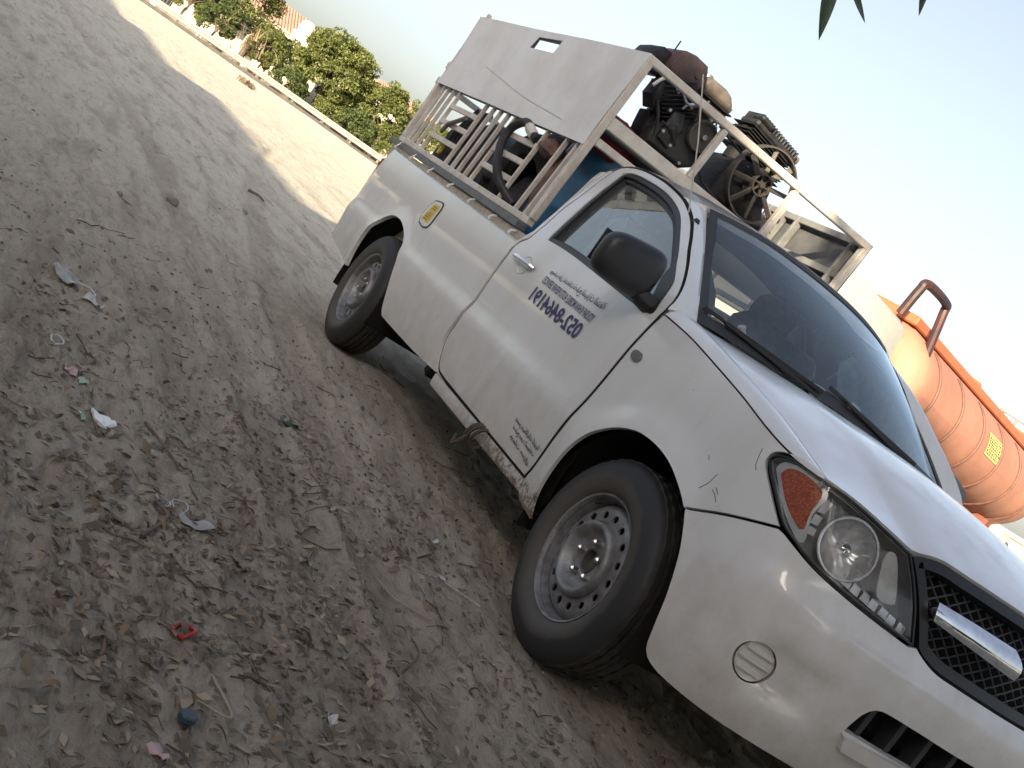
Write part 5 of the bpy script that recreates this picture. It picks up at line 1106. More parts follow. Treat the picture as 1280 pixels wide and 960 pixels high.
# garden fence with white pillars
FX = -70.
fence = thing('garden_fence', (FX, 10, float(terrain(FX, 10))), 'low garden wall with white pillars and dark railings behind the guardrail', 'fence')
MB().box((FX, 8, .65), (.2, 46, .7)).build('low_wall', 'fence_metal', fence, smooth=False)
for k, az in enumerate(np.arange(160.0, 182, 2.37)):
    y = CAM[1] + (CAM[0] - FX) * math.tan(R(180 - az)); MB().box((FX, y, 1.25), (.34, .36, 1.8), bev=.02).build('pillar', 'wall_white', fence, smooth=False)
    MB().box((FX, y, 2.19), (.42, .44, .08), bev=.015).build('pillar_cap', 'wall_white', fence, smooth=False)
    for j in range(1, 14): MB().bar((FX, y + .2 + j * .19, 1.25), (FX, y + .2 + j * .19, 1.9), .03).build('railing_bar', 'fence_metal', fence, smooth=False)
# trees: trunk, limbs and a crown of leaf clumps
def leaves(n, centers, radii, size, rg, flat=.0):
    k = rg.integers(0, len(centers), n); d = rg.normal(size=(n, 3)); d /= np.linalg.norm(d, axis=1)[:, None]; rr = rg.uniform(.35, 1.0, n) ** .45
    P = centers[k] + d * radii[k] * rr[:, None]
    u = rg.normal(size=(n, 3)) + d * .5; u[:, 2] -= flat; u /= np.linalg.norm(u, axis=1)[:, None]; v = np.cross(u, rg.normal(size=(n, 3))); v /= np.linalg.norm(v, axis=1)[:, None]
    L = size * rg.uniform(.6, 1.3, n)[:, None]; W = L * rg.uniform(.32, .5, n)[:, None]; nn = np.cross(u, v)
    V = np.stack([P - u * L * .5, P + v * W * .5 + nn * L * .08, P + u * L * .5, P - v * W * .5 + nn * L * .08], 1).reshape(-1, 3)
    return V
def leafmesh(name, V, mat, parent=None, **k):
    n = len(V) // 4; org = ORG[parent.name] if parent is not None else np.zeros(3); me = bpy.data.meshes.new(name); me.vertices.add(len(V)); me.vertices.foreach_set('co', (V - org).ravel())
    me.loops.add(4 * n); me.loops.foreach_set('vertex_index', np.arange(4 * n)); me.polygons.add(n); me.polygons.foreach_set('loop_start', np.arange(n) * 4); me.update(calc_edges=True)
    me.materials.append(MATS[mat]); o = bpy.data.objects.new(name, me); C.objects.link(o)
    if parent is not None: o.parent = parent
    ORG[o.name] = org; return _set(o, **k)
def clumps(c, r, n, rg, cr_=(.16, .30)):
    d = rg.normal(size=(n, 3)); d /= np.linalg.norm(d, axis=1)[:, None]; d[:, 2] = np.where(d[:, 2] < -.5, -d[:, 2], d[:, 2]); rad = rg.uniform(.45, 1.02, n) ** .6
    P = np.array(c) + d * np.array(r) * rad[:, None]; s_ = rg.uniform(*cr_, n)[:, None] * np.mean(r) * np.array([1, 1, .8]); return P, s_
def tree(base, h, r, cz, label, mat, seed, nleaf=9000, ncl=70, size=.16, name='leafy_tree', group=None, cr_=(.16, .30)):
    rg = np.random.default_rng(seed); t = thing(name, tuple(base), label, 'tree', group)
    cc = np.array([base[0], base[1], base[2] + cz]); m_ = MB(); tp = cr([base - np.array([0, 0, .2]), base + np.array([.1, -.08, h * .22]), base + np.array([-.05, .1, h * .45])], 6); m_.tube(tp, np.linspace(.16, .09, len(tp)) * h / 5, 8)
    P, s_ = clumps(cc, r, ncl, rg, cr_)
    for k in range(10):
        q = P[rg.integers(0, ncl)]; m_.tube(cr([tp[-1 - (k % 4)], (tp[-1] + q) / 2 + rg.normal(size=3) * .15, q], 5), np.linspace(.06, .015, 11) * h / 5, 5)
    m_.build('trunk', 'bark', t); leafmesh('crown', leaves(nleaf, P, s_, size, rg), mat, t); return t
pb = polar(168.2, 74); tree(pb, 5.6, (2.4, 2.75, 2.55), 3.0, 'round bushy green tree behind the guardrail, beside the white pillar', 'leaf_green', 5, 34000, 210, .22, cr_=(.09, .24))
pa = polar(174.4, 77); tree(pa, 7.2, (2.9, 4.3, 4.0), 4.1, 'tall yellow green tree at the left end of the garden fence', 'leaf_green', 6, 34000, 210, .22, cr_=(.09, .24))
pd = polar(176.6, 75); tree(pd, 5.4, (2.2, 3.2, 3.0), 3.2, 'olive green tree cut by the top edge beyond the tall tree', 'leaf_green', 16, 18000, 110, .21)
pc = polar(164.9, 74); tree(pc, 4.8, (2.0, 2.4, 2.2), 2.6, 'smaller green tree behind the tail of the pickup', 'leaf_green', 7, 20000, 150, .20, cr_=(.09, .25))
pe_ = polar(166.6, 79); tree(pe_, 3.2, (1.6, 2.0, 1.3), 1.9, 'low dark green shrub between the two rounded trees', 'leaf_deep', 8, 8000, 70, .16, name='garden_shrub')
pf = polar(170.9, 80); tree(pf, 3.4, (1.6, 2.6, 1.4), 2.2, 'dark green shrub left of the round bushy tree', 'leaf_deep', 9, 9000, 70, .16, name='garden_shrub')
pg = polar(162.3, 75); tree(pg, 4.2, (1.8, 2.2, 1.7), 2.6, 'green tree half hidden behind the cage bars', 'leaf_green', 10, 9000, 80, .17)
for k, (az, d, h_) in enumerate(((175.3, 73, 3.4), (173.7, 72.0, 3.0), (171.2, 73, 3.2), (169.6, 72.5, 2.0), (167.3, 73, 1.8), (165.9, 72.5, 2.2), (163.9, 72.5, 2.2), (177.4, 73, 3.2))):
    tree(polar(az, d), h_, (.9, 1.25, h_ * .48), h_ * .52, ['tall shrub at the top edge beyond the guardrail', 'low shrub below the tall yellow green tree', 'shrub between the dry palm and the fence pillar', 'low shrub under the round bushy tree', 'low shrub right of the round bushy tree', 'shrub under the smaller tree', 'shrub nearest the tail of the pickup', 'shrub cut by the top edge, farthest left'][k], 'leaf_deep' if k % 2 else 'leaf_green', 70 + k, 9000, 60, .17, name='garden_shrub', group='shrubs along the garden fence', cr_=(.2, .34))
# dry palm clump
dp = polar(172.2, 72); dpt = thing('dry_palm', tuple(dp), 'dry grey brown palm clump in front of the tall green tree', 'palm'); rg = np.random.default_rng(4); fr = MB()
for k in range(70):
    a = rg.uniform(0, 2 * np.pi); e = rg.uniform(.15, 1.35); L = rg.uniform(.9, 1.7); c0 = dp + np.array([0, 0, 1.55]) + rg.normal(size=3) * np.array([.3, .9, .35]); d = np.array([math.cos(a) * math.cos(e), math.sin(a) * math.cos(e), math.sin(e)])
    pts = [c0 + d * L * t + np.array([0, 0, -.45 * t * t]) for t in np.linspace(0, 1, 6)]; s_ = np.cross(d, (0, 0, 1)); s_ /= np.linalg.norm(s_) + 1e-6
    fr.grid([[p - s_ * .05 * (1 - t) - np.array([0, 0, .02]), p, p + s_ * .05 * (1 - t) - np.array([0, 0, .02])] for p, t in zip(pts, np.linspace(0, 1, 6))])
fr.build('fronds', 'leaf_dry_palm', dpt, smooth=False, recalc=False); MB().tube([dp, dp + np.array([0, 0, 1.5])], [.22, .16], 8).build('trunk', 'bark', dpt)
# villas
def villa(c, size, wall_h, ridge, label, seed):
    v = thing('villa', (c[0], c[1], c[2]), label, 'house'); sx, sy = size
    MB().box((c[0], c[1], c[2] + wall_h / 2), (sx, sy, wall_h)).build('wall', 'wall_cream', v, smooth=False)
    e = .5; x0, x1, y0, y1 = c[0] - sx / 2 - e, c[0] + sx / 2 + e, c[1] - sy / 2 - e, c[1] + sy / 2 + e; z0 = c[2] + wall_h; z1 = c[2] + ridge; ry = (y1 - y0) * .22
    P = [(x0, y0, z0), (x1, y0, z0), (x1, y1, z0), (x0, y1, z0), (c[0], y0 + ry, z1), (c[0], y1 - ry, z1)]
    rf = MB(); rf.add(P, [(0, 1, 4), (1, 2, 5, 4), (2, 3, 5), (3, 0, 4, 5), (3, 2, 1, 0)]); roof_ = rf.build('roof', 'roof_tile', v, smooth=False)
    n = 46
    for k in range(n):       # rolls of tiles down the slope that faces the road
        y = y0 + (y1 - y0) * (k + .5) / n; t = min(1, (y - y0) / ry, (y1 - y) / ry); a = np.array([x1, y, z0 + .02]); b_ = np.array([x1 + (c[0] - x1) * t, y, z0 + (z1 - z0) * t + .02])
        MB().tube([a, b_], .085, 6).build('tile_row', 'roof_tile', roof_)
    for k in range(4):
        y = c[1] - sy / 2 + sy * (k + .5) / 4; w_ = MB(); w_.prism([(math.cos(q) * .8, max(0, math.sin(q)) * .8) for q in np.linspace(0, math.pi, 14)] + [(-.8, -1.3), (.8, -1.3)], (1, 0, 0), .06, (c[0] + sx / 2 + .002, y, c[2] + wall_h - 1.7), ((0, 1, 0), (0, 0, 1)))
        wo = w_.build('window', 'interior_dark', v, smooth=False); MB().tube([(c[0] + sx / 2 + .07, y + .86 * math.cos(q), c[2] + wall_h - 1.7 + .86 * math.sin(q)) for q in np.linspace(0, math.pi, 18)], .07, 6).build('window_arch', 'wall_white', wo)
    MB().box((c[0], c[1], z0 - .09), (sx + .8, sy + .8, .14)).build('cornice', 'wall_white', v, smooth=False)
    return v
v1 = villa(polar(172.4, 112), (10, 13), 5.0, 7.1, 'cream villa with pink tiled roof left of the round tree', 1)
v2 = villa(polar(164.6, 118), (10, 11), 4.9, 6.9, 'cream villa with pink tiled roof behind the smaller tree', 2)
def tank_roof(p, label):
    MB().lathe([(.001, 0), (.75, 0), (.78, .1), (.78, .9), (.6, 1.15), (.25, 1.28), (.001, 1.3)], tuple(p), 'z', 24).build('roof_water_tank', 'wall_white', None, label=label, cat='water tank')
q = polar(166.9, 106); MB().box((q[0], q[1], 2.2), (2.2, 2.2, 4.4)).build('stair_tower', 'wall_white', None, smooth=False, label='white block tower under the water tank between the trees', cat='tower'); tank_roof((q[0], q[1], 4.4), 'white round water tank on the block tower between the trees')
q = polar(170.3, 107); tank_roof((q[0], q[1], 6.15), 'white water tank standing above the tiled roof ridge'); MB().box((q[0], q[1], 3.07), (1.8, 1.8, 6.14)).build('stair_tower', 'wall_cream', None, smooth=False, label='cream block tower under the high water tank', cat='tower')
# desert weeds on the lit sand
p = polar(171.4, 38); rg = np.random.default_rng(50); leafmesh('desert_weed', leaves(420, p + np.array([[0, 0, .05], [.12, .05, .05], [-.10, .16, .05], [.03, -.15, .05], [.0, .28, .04]]), np.full((5, 3), .14), .09, rg), 'leaf_dry_palm', None, kind='stuff', label='dry weed tuft growing on the sunlit sand')
# ------------------------------------------------------------------ orange tanker beyond the hood
tA, tB = np.array([-10.1, 8.35]), np.array([-12.55, 14.7]); ax = np.array([*(tB - tA), 0]); Lt = np.linalg.norm(ax); ax /= Lt; sd_ = np.array([ax[1], -ax[0], 0]); zc = 2.55; rv, rh = .80, .98
tkr = thing('tanker_truck', (-11.3, 11.5, 0), 'orange water tanker truck with white cab parked beyond the pickup', 'tanker truck')
def TK(l, q, k=1.0, dr=0): return np.array([*tA, zc]) + ax * l + sd_ * (rh * k + dr) * math.cos(q) + np.array([0, 0, (rv * k + dr) * math.sin(q)])
qs = np.linspace(0, 2 * np.pi, 48, endpoint=False); ends = [(-.30, .05), (-.28, .4), (-.22, .66), (-.12, .86), (0, .97), (.08, 1.0)]
rings = ends + [(l, 1.0) for l in np.linspace(.3, Lt - .3, 22)] + [(Lt - l, k) for l, k in ends[::-1]]
g = [[TK(l, q, k) for q in list(qs) + [qs[0]]] for l, k in rings]; MB().grid(g).build('tank', 'tank_orange', tkr, angle=60)
for l in np.linspace(.55, Lt - .55, 6): MB().tube([TK(l, q, 1, .012) for q in np.linspace(-math.pi * .62, math.pi * .30, 30)], .024, 6).build('tank_band', 'tank_band', tkr)
top = MB(); 
for s_ in (-1, 1):
    pass
c_ = np.array([*tA, zc]) + ax * (Lt / 2) + np.array([0, 0, rv * .93]); MB().box(c_ + np.array([0, 0, .09]), (Lt + .2, .80, .14), np.stack([ax, -sd_, np.array([0, 0, 1])], 1), .02).build('top_walkway', 'tank_orange_top', tkr, smooth=False)
for l in (Lt * .48, Lt * .9):
    MB().lathe([(.001, .14), (.24, .13), (.26, .10), (.26, 0)], tuple(np.array([*tA, zc + rv + .06]) + ax * l), 'z', 20).build('manhole', 'tank_orange_top', tkr)
pp = np.array([*tA, zc]) - ax * .75; MB().tube(cr([pp + sd_ * .45 + np.array([0, 0, .70]), pp + sd_ * .48 + np.array([0, 0, 1.10]), pp + sd_ * .48 + ax * .10 + np.array([0, 0, 1.24]), pp + sd_ * .48 + ax * .85 + np.array([0, 0, 1.27]), pp + sd_ * .48 + ax * .98 + np.array([0, 0, 1.14]), pp + sd_ * .72 + ax * .86 + np.array([0, 0, .42])], 6), .065, 10).build('ladder_rail', 'chassis_dark', tkr)
# yellow notice on the flank with rows of small print
lq0, lq1, a0, a1 = Lt * .47, Lt * .575, .06, .50
pl = MB(); pl.grid([[TK(l, q, 1, .012) for l in np.linspace(lq0, lq1, 6)] for q in np.linspace(a0, a1, 8)]); pl.build('notice_plate', 'notice_yellow', tkr, recalc=False)
pr2 = MB(); rg = np.random.default_rng(2)
for r_ in range(7):
    q = a0 + .03 + r_ * .050; l = lq0 + .03
    while l < lq1 - .06:
        w_ = rg.uniform(.03, .08); q2 = q + .034
        pr2.add([TK(l, q, 1, .016), TK(l + w_, q, 1, .016), TK(l + w_, q2, 1, .016), TK(l, q2, 1, .016)], [(0, 1, 2, 3)]); l += w_ + rg.uniform(.02, .05)
pr2.add([TK(lq0 + .02, a1 - .05, 1, .016), TK(lq1 - .02, a1 - .05, 1, .016), TK(lq1 - .02, a1 - .035, 1, .016), TK(lq0 + .02, a1 - .035, 1, .016)], [(0, 1, 2, 3)])
pr2.build('notice_print', 'decal_black', tkr, smooth=False, recalc=False)
RB = np.stack([ax, -sd_, np.array([0, 0, 1])], 1); o0 = np.array([*tA, 0])
for s_ in (-.45, .45): MB().box(o0 + ax * (Lt / 2 - .6) + sd_ * s_ + np.array([0, 0, 1.55]), (Lt + 2.4, .12, .28), RB).build('chassis_rail', 'chassis_red', tkr, smooth=False)
MB().box(o0 + ax * (Lt / 2) + sd_ * .95 + np.array([0, 0, 1.60]), (Lt + .3, .10, .16), RB).build('side_rail', 'chassis_red', tkr, smooth=False)
for l in (.8, Lt * .5, Lt - .8): MB().box(o0 + ax * l + np.array([0, 0, 1.72]), (.25, 1.5, .30), RB).build('tank_saddle', 'chassis_red', tkr, smooth=False)
cb_ = o0 - ax * 2.25 - np.array([0, 0, .12]); cabm = rounded_block(MB(), [(-1.15, 1.0), (1.15, 1.0), (1.15, 2.4), (1.05, 3.08), (.9, 3.18), (-.9, 3.18), (-1.05, 3.08), (-1.15, 2.4)], -1.35, .85, .12)
V = np.concatenate(cabm.v) @ np.stack([ax, -sd_, np.array([0, 0, 1])], 1).T + cb_; qm = MB(); qm.add(V, cabm.f); qm.build('cab', 'truck_white', tkr, angle=40)
def ribbon(pts, wd, m_):
    q = cr(pts, 8); n = len(q); g = []
    for i in range(n):
        t_ = q[min(i + 1, n - 1)] - q[max(i - 1, 0)]; t_ /= np.linalg.norm(t_); nn = np.array([-t_[1], t_[0]]); w_ = wd * math.sin(math.pi * (i + .5) / n) ** .7
        g.append([cb_ + ax * p[0] + sd_ * 1.156 + np.array([0, 0, p[1] + .12]) for p in (q[i] + nn * w_, q[i] - nn * w_)])
    m_.grid(g)
fl = MB(); ribbon([(-1.15, 2.0), (-.75, 2.02), (-.35, 1.86), (.05, 1.80), (.5, 1.98)], .10, fl); ribbon([(-.95, 2.12), (-.6, 2.06), (-.3, 1.95)], .06, fl); fl.build('flame_graphic', 'flame_red', tkr, smooth=False, recalc=False)
fl = MB(); ribbon([(-1.1, 1.82), (-.6, 1.86), (-.2, 1.70), (.3, 1.66), (.7, 1.74)], .05, fl); ribbon([(-1.0, 1.62), (-.85, 1.78), (-.6, 1.72), (-.5, 1.55)], .05, fl); ribbon([(-.75, 1.66), (-.68, 1.72), (-.60, 1.64)], .07, fl); fl.build('swirl_graphic', 'rib_grey', tkr, smooth=False, recalc=False)
MB().box(cb_ - ax * 1.36 + np.array([0, 0, 2.45]), (.04, 1.9, .85), RB, .01).build('cab_windscreen', 'interior_dark', tkr)
for l in (-2.4, Lt - 2.6, Lt - 1.3):
    for s_ in (-.95, .95):
        wm = MB().lathe([(.20, -.12), (.28, -.15), (.48, -.14), (.52, -.10), (.52, .10), (.48, .14), (.28, .15), (.20, .12), (.001, .06)], (0, 0, 0), 'y', 32); V = np.concatenate(wm.v) @ np.stack([ax, -sd_, np.array([0, 0, 1])], 1).T + o0 + ax * l + sd_ * s_ + np.array([0, 0, .52]); q_ = MB(); q_.add(V, wm.f); q_.build('wheel', 'rubber', tkr)
MB().box(o0 + ax * (Lt + .15) + np.array([0, 0, 1.72]), (.5, 1.6, .42), RB, .03).build('rear_locker', 'truck_white', tkr)
MB().box(o0 + ax * (Lt + .75) + np.array([0, 0, 1.62]), (.5, 1.4, .35), RB, .05).build('rear_pump', 'rim_dark', tkr)
# far wall, chain link fence, building and lamp post past the tanker
fc = polar(127.2, 31); cf = thing('chain_fence', tuple(fc), 'grey chain link fence panels at the right edge behind the hood', 'fence'); fd_ = np.array([-.45, .89, 0])
for k in range(-1, 6):
    p = fc + fd_ * k * 1.6; MB().tube([p, p + np.array([0, 0, 2.35])], .035, 8).build('post', 'galvanized', cf)
for z in (.15, 1.25, 2.3): MB().tube([fc - fd_ * 1.6 + np.array([0, 0, z]), fc + fd_ * 8.0 + np.array([0, 0, z])], .028, 8).build('rail', 'galvanized', cf)
wn = MB()
for k in range(-11, 57):
    for s_ in (1, -1):
        if not -11 <= k + s_ * 15 <= 57: continue
        a = fc + fd_ * (k * .14) + np.array([0, 0, .15]); b_ = a + fd_ * s_ * 2.15 + np.array([0, 0, 2.15]); wn.tube([a, b_], .006, 3, cap=False)
wn.build('wire_mesh', 'fence_metal', cf, smooth=False, kind='stuff')
hb_ = polar(128.4, 75); bl = thing('far_building', (hb_[0], hb_[1], 0), 'tan flat roofed building beyond the chain link fence', 'building'); MB().box((hb_[0], hb_[1], 1.9), (12, 9, 3.8)).build('wall', 'wall_cream', bl, smooth=False); MB().box((hb_[0], hb_[1], 3.9), (12.4, 9.4, .25)).build('parapet', 'wall_white', bl, smooth=False)
for k in range(4): MB().box((hb_[0] + 6.02, hb_[1] - 3.3 + k * 2.2, 2.3), (.06, 1.0, 1.2)).build('window', 'interior_dark', bl, smooth=False)
lp_ = polar(131.75, 62); lpt = thing('flood_light', tuple(lp_), 'twin headed flood light mast above the end of the tanker', 'lamp post'); MB().tube([lp_, lp_ + np.array([0, 0, 8.0])], [.09, .06], 10).build('mast', 'fence_metal', lpt); dl = np.array([-.7, -.7, 0])
MB().tube([lp_ + np.array([0, 0, 8.0]) - np.array([.55, .6, 0]), lp_ + np.array([0, 0, 8.0]) + np.array([.55, .6, 0])], .04, 8).build('cross_arm', 'fence_metal', lpt)
for s_ in (-1, 1): MB().box(lp_ + np.array([.55 * s_, .6 * s_, 7.98]), (.28, .55, .12), np.array([[.7, -.7, 0], [.7, .7, 0], [0, 0, 1]]), .02).build('lamp_head', 'fence_metal', lpt)
lp2 = polar(130.6, 50); l2 = thing('antenna_mast', tuple(lp2), 'short lattice mast at the right edge beside the tanker end', 'mast')
for s_ in (-.12, .12): MB().tube([lp2 + np.array([s_, 0, 0]), lp2 + np.array([s_, 0, 5.9])], .03, 6).build('leg', 'fence_metal', l2)
for z in np.arange(.4, 5.9, .35): MB().tube([lp2 + np.array([-.12, 0, z]), lp2 + np.array([.12, 0, z + .17])], .016, 5).build('brace', 'fence_metal', l2)
# ------------------------------------------------------------------ unseen building added to shade this side, and the tree behind the camera
sb = thing('shade_building', (7, -19, 0), 'plain rendered building on the near side whose shade covers the pickup', 'building')
for nm, x0, x1, H in (('far_wing', -30., -9., 6.9), ('stair_wing', -9., -2., 7.15), ('store_wing', -2., 3.5, 7.65), ('low_wing', 3.5, 9.0, 7.55), ('court_wing', 9.0, 11.3, 8.1), ('main_wing', 11.3, 21.5, 9.2), ('tower_wing', 21.5, 60., 15.2)):  # roof steps shape the shade edge; last wing added to darken the pickup's front
    MB().box(((x0 + x1) / 2, -17.5, H / 2), (x1 - x0, 3.0, H)).build(nm, 'concrete', sb, smooth=False)
for k in range(12):
    x = -26 + k * 5.4
    for z in (1.7, 4.6):
        wv = MB().box((x, -15.98, z), (1.4, .06, 1.3)).build('window', 'interior_dark', sb, smooth=False); MB().box((x, -15.95, z - .72), (1.6, .16, .1)).build('window_sill', 'wall_white', wv, smooth=False)
nt_t = tree(np.array([7.7, -4.3, 0.0]), 6.6, (2.9, 2.9, 1.6), 5.2, 'broad leafy tree standing over the place the picture is taken from', 'leaf_near', 31, 17000, 110, .16, name='shade_tree')
tree(np.array([6.3, -.4, 0.0]), 6.0, (2.7, 3.3, 1.7), 4.1, 'leafy tree ahead of the pickup outside the picture', 'leaf_near', 33, 15000, 110, .17, name='roadside_tree')  # unseen tree added to block the front sky from bumper and hood
for k, (x, y) in enumerate(((6.6, -2.6), (6.9, 3.6), (6.3, .6))): tree(np.array([x, y, 0.0]), 2.2, (1.0, 1.7, 1.0), 1.05, ['bushy shrub ahead of the pickup, nearest the lens', 'bushy shrub ahead of the pickup, farthest from the lens', 'bushy shrub ahead of the pickup, middle of three'][k], 'leaf_deep', 35 + k, 5000, 50, .15, name='roadside_shrub')  # unseen hedge added to keep low sky light off the bumper
# hanging twigs of that tree that reach into view
def leaf3(base, dirv, L, W, side, curl=.12):
    d = np.array(dirv, float); d /= np.linalg.norm(d); s_ = np.array(side, float); s_ -= d * (s_ @ d); s_ /= np.linalg.norm(s_); n_ = np.cross(d, s_); g = []
    for t in np.linspace(0, 1, 14):
        w_ = W * (math.sin(math.pi * t ** .75) ** .9) * .5; c0 = np.array(base) + d * L * t + n_ * curl * L * t * t; g.append([c0 - s_ * w_ + n_ * w_ * .25, c0, c0 + s_ * w_ + n_ * w_ * .25])
    return g
br_ = MB().tube(cr([(7.6, -4.3, 3.6), (5.4, -3.6, 4.3), (3.0, -2.6, 3.9), (1.2, -1.9, 2.9), (.50, -1.58, 2.28), (.36, -1.45, 2.12)], 8), np.linspace(.05, .004, 41), 6)
for q in ([(.36, -1.45, 2.12), (.352, -1.47, 2.0), (.357, -1.478, 1.92)], [(.36, -1.45, 2.12), (.375, -1.43, 1.98), (.378, -1.437, 1.90)], [(.42, -1.50, 2.2), (.415, -1.36, 2.15), (.418, -1.33, 2.08)]): br_.tube(cr(q, 6), .0022, 5)
br_.build('hanging_twig', 'bark', nt_t)
for k, (b0, tip, W, side, curl) in enumerate((((.357, -1.478, 1.92), (.399, -1.421, 1.739), .036, (.33, .75, .57), .03), ((.378, -1.437, 1.90), (.421, -1.359, 1.831), .016, (.33, .5, .8), .10), ((.418, -1.33, 2.08), (.456, -1.275, 1.914), .030, (.33, .75, .57), .04))):
    d = np.array(tip) - np.array(b0); L = np.linalg.norm(d); MB().grid(leaf3(b0, d, L, W, side, curl)).build('hanging_leaf', 'leaf_near', nt_t, recalc=False)
# ------------------------------------------------------------------ litter
def gz(x, y): return float(terrain(x, y))
def T_(x, y, dz=0): return np.array([x, y, gz(x, y) + dz])
def flat_patch(outline2, c, rot, amp, seed, thick=.0012, dome=.006):
    """a thin crumpled piece lying on the ground"""
    rg = np.random.default_rng(seed); o2 = np.array(outline2); ca, sa = math.cos(rot), math.sin(rot); sz = np.ptp(o2, axis=0).max(); ph = rg.uniform(0, 6, 6)
    def f(a, b):
        x = c[0] + a * ca - b * sa; y = c[1] + a * sa + b * ca; z = amp * (math.sin(a / sz * 7 + ph[0]) + math.sin(b / sz * 8 + ph[1]) * .8 + math.sin((a + b) / sz * 13 + ph[2]) * .5)
        return np.array([x, y, gz(x, y) + dome + abs(amp) * 1.2 + z])
    m_ = panel(f, outline(*[[o2[i], o2[(i + 1) % len(o2)]] for i in range(len(o2))], h=sz / 8), h=sz / 9, lip=thick); return m_
simple('clear_film', (.30, .295, .28), .3); simple('green_foil', (.045, .14, .09), .3); simple('mint', (.30, .45, .34), .5); simple('white_plastic', (.47, .465, .445), .4); simple('red_plastic', (.40, .02, .025), .35); simple('pink_paper', (.48, .33, .33), .8); simple('cap_blue', (.03, .05, .07), .4)
flat_patch([(-.036, -.024), (.030, -.025), (.038, -.016), (.038, .020), (-.034, .024), (-.030, .004)], (-.155, -2.184), .35, .0012, 1, .008, .012).build('plastic_packet', 'milky', None, angle=50, label='pale milky plastic packet lying on the soil left of centre', cat='packet')
flat_patch([(-.016, -.012), (.014, -.014), (.018, .008), (-.012, .014)], (-.108, -2.244), .9, .002, 2).build('green_scrap', 'mint', None, label='mint green plastic scrap beside the milky packet', cat='scrap')
flat_patch([(-.014, -.012), (.012, -.014), (.016, .012), (-.012, .012)], (-.395, -2.235), .2, .002, 3).build('green_scrap', 'mint', None, label='mint green scrap beside the pinkish paper', cat='scrap')
flat_patch([(-.040, -.018), (.036, -.022), (.046, -.004), (.040, .018), (-.036, .020), (-.048, .004)], (-.982, -1.467), .8, .007, 4).build('foil_wrapper', 'green_foil', None, angle=50, label='crumpled dark green foil wrapper on bare soil', cat='wrapper')
flat_patch([(-.05, -.004), (.05, -.007), (.048, .004), (-.05, .006)], (-.985, -1.447), .8, .006, 5).build('wrapper_edge', 'white_plastic', None, label='white torn edge beside the green foil wrapper', cat='wrapper')
rg_ = [T_(.767 + .020 * math.cos(q), -2.032 + .020 * math.sin(q), .008 + .006 * math.sin(q)) for q in np.linspace(0, 2 * np.pi, 28, endpoint=False)]
MB().tube(rg_, .0042, 8, closed=True).build('red_ring', 'red_plastic', None, label='small red plastic bottle ring on the leaf litter', cat='ring')
MB().lathe([(.001, .012), (.014, .012), (.0165, .009), (.017, 0), (.015, -.002)], tuple(T_(1.068, -2.055, .004)), 'z', 28).build('bottle_cap', 'cap_blue', None, angle=30, label='dark blue bottle cap near the bottom edge', cat='bottle cap')
pk = thing('plastic_spoon', tuple(T_(-.147, -1.005)), 'white plastic spoon lying on the soil before the front wheel', 'spoon'); a, b_ = T_(-.19, -1.06, .012), T_(-.11, -.955, .012)
MB().bar(a, b_, .006, .003).build('handle', 'white_plastic', pk, smooth=False); MB().lathe([(.001, -.004), (.010, -.002), (.016, .004)], tuple(a + np.array([-.008, -.010, .002])), 'z', 18).build('bowl', 'white_plastic', pk)
flat_patch([(-.07, -.025), (.02, -.03), (.07, -.012), (.06, .02), (0, .028), (-.075, .012)], (-1.316, -2.31), .5, .008, 6).build('clear_wrapper', 'clear_film', None, angle=50, label='dull clear plastic wrapper near the left edge', cat='wrapper')
flat_patch([(-.035, -.02), (.03, -.024), (.04, .014), (-.03, .02)], (-1.175, -2.215), 1.2, .006, 7).build('white_wrapper', 'white_plastic', None, angle=50, label='small white torn wrapper below the clear wrapper', cat='wrapper')
MB().tube([T_(-1.30 + .10 * t, -2.27 + .03 * math.sin(3 * t) + .05 * t, .012) for t in np.linspace(0, 1.3, 12)], .0035, 6).build('white_string', 'white_plastic', None, label='short white string between the two wrappers', cat='string')
MB().tube([T_(-.57 + .045 * math.cos(q), -2.326 + .018 * math.sin(q), .008) for q in np.linspace(0, 2 * np.pi, 24, endpoint=False)], .0028, 6, closed=True).build('wire_loop', 'white_plastic', None, label='thin white wire loop at the left edge', cat='wire')
flat_patch([(-.024, -.018), (.02, -.022), (.026, .012), (-.016, .022)], (-.42, -2.275), .4, .004, 8).build('paper_scrap', 'pink_paper', None, angle=50, label='faded pink paper scrap above the milky packet', cat='scrap')
flat_patch([(-.020, -.014), (.018, -.012), (.022, .012), (-.016, .014)], (1.19, -2.114), .7, .003, 9).build('paper_scrap', 'pink_paper', None, angle=50, label='faded pink paper scrap at the bottom edge', cat='scrap')
flat_patch([(-.05, -.012), (.03, -.018), (.055, 0), (.03, .014), (-.045, .012)], (.262, -1.96), 1.1, .006, 10).build('white_bag_piece', 'clear_film', None, angle=50, label='torn whitish bag piece in the leaf litter at lower left', cat='plastic bag')
for k, (x, y) in enumerate(((.20, -2.04), (.17, -1.99))): MB().tube([T_(x + .035 * math.cos(q) * (1 + .2 * k), y + .018 * math.sin(q), .012) for q in np.linspace(0, 5.2, 18)], .003, 5).build('plastic_strip', 'clear_film', None, label=['curled clear plastic strip above the torn bag piece', 'second curled clear plastic strip above the torn bag piece'][k], cat='plastic strip')
flat_patch([(-.03, -.010), (.02, -.014), (.032, .006), (-.02, .014)], (.15, -1.62), .4, .006, 11).build('white_wrapper', 'clear_film', None, angle=50, label='crumpled whitish wrapper among twigs below the foil', cat='wrapper')
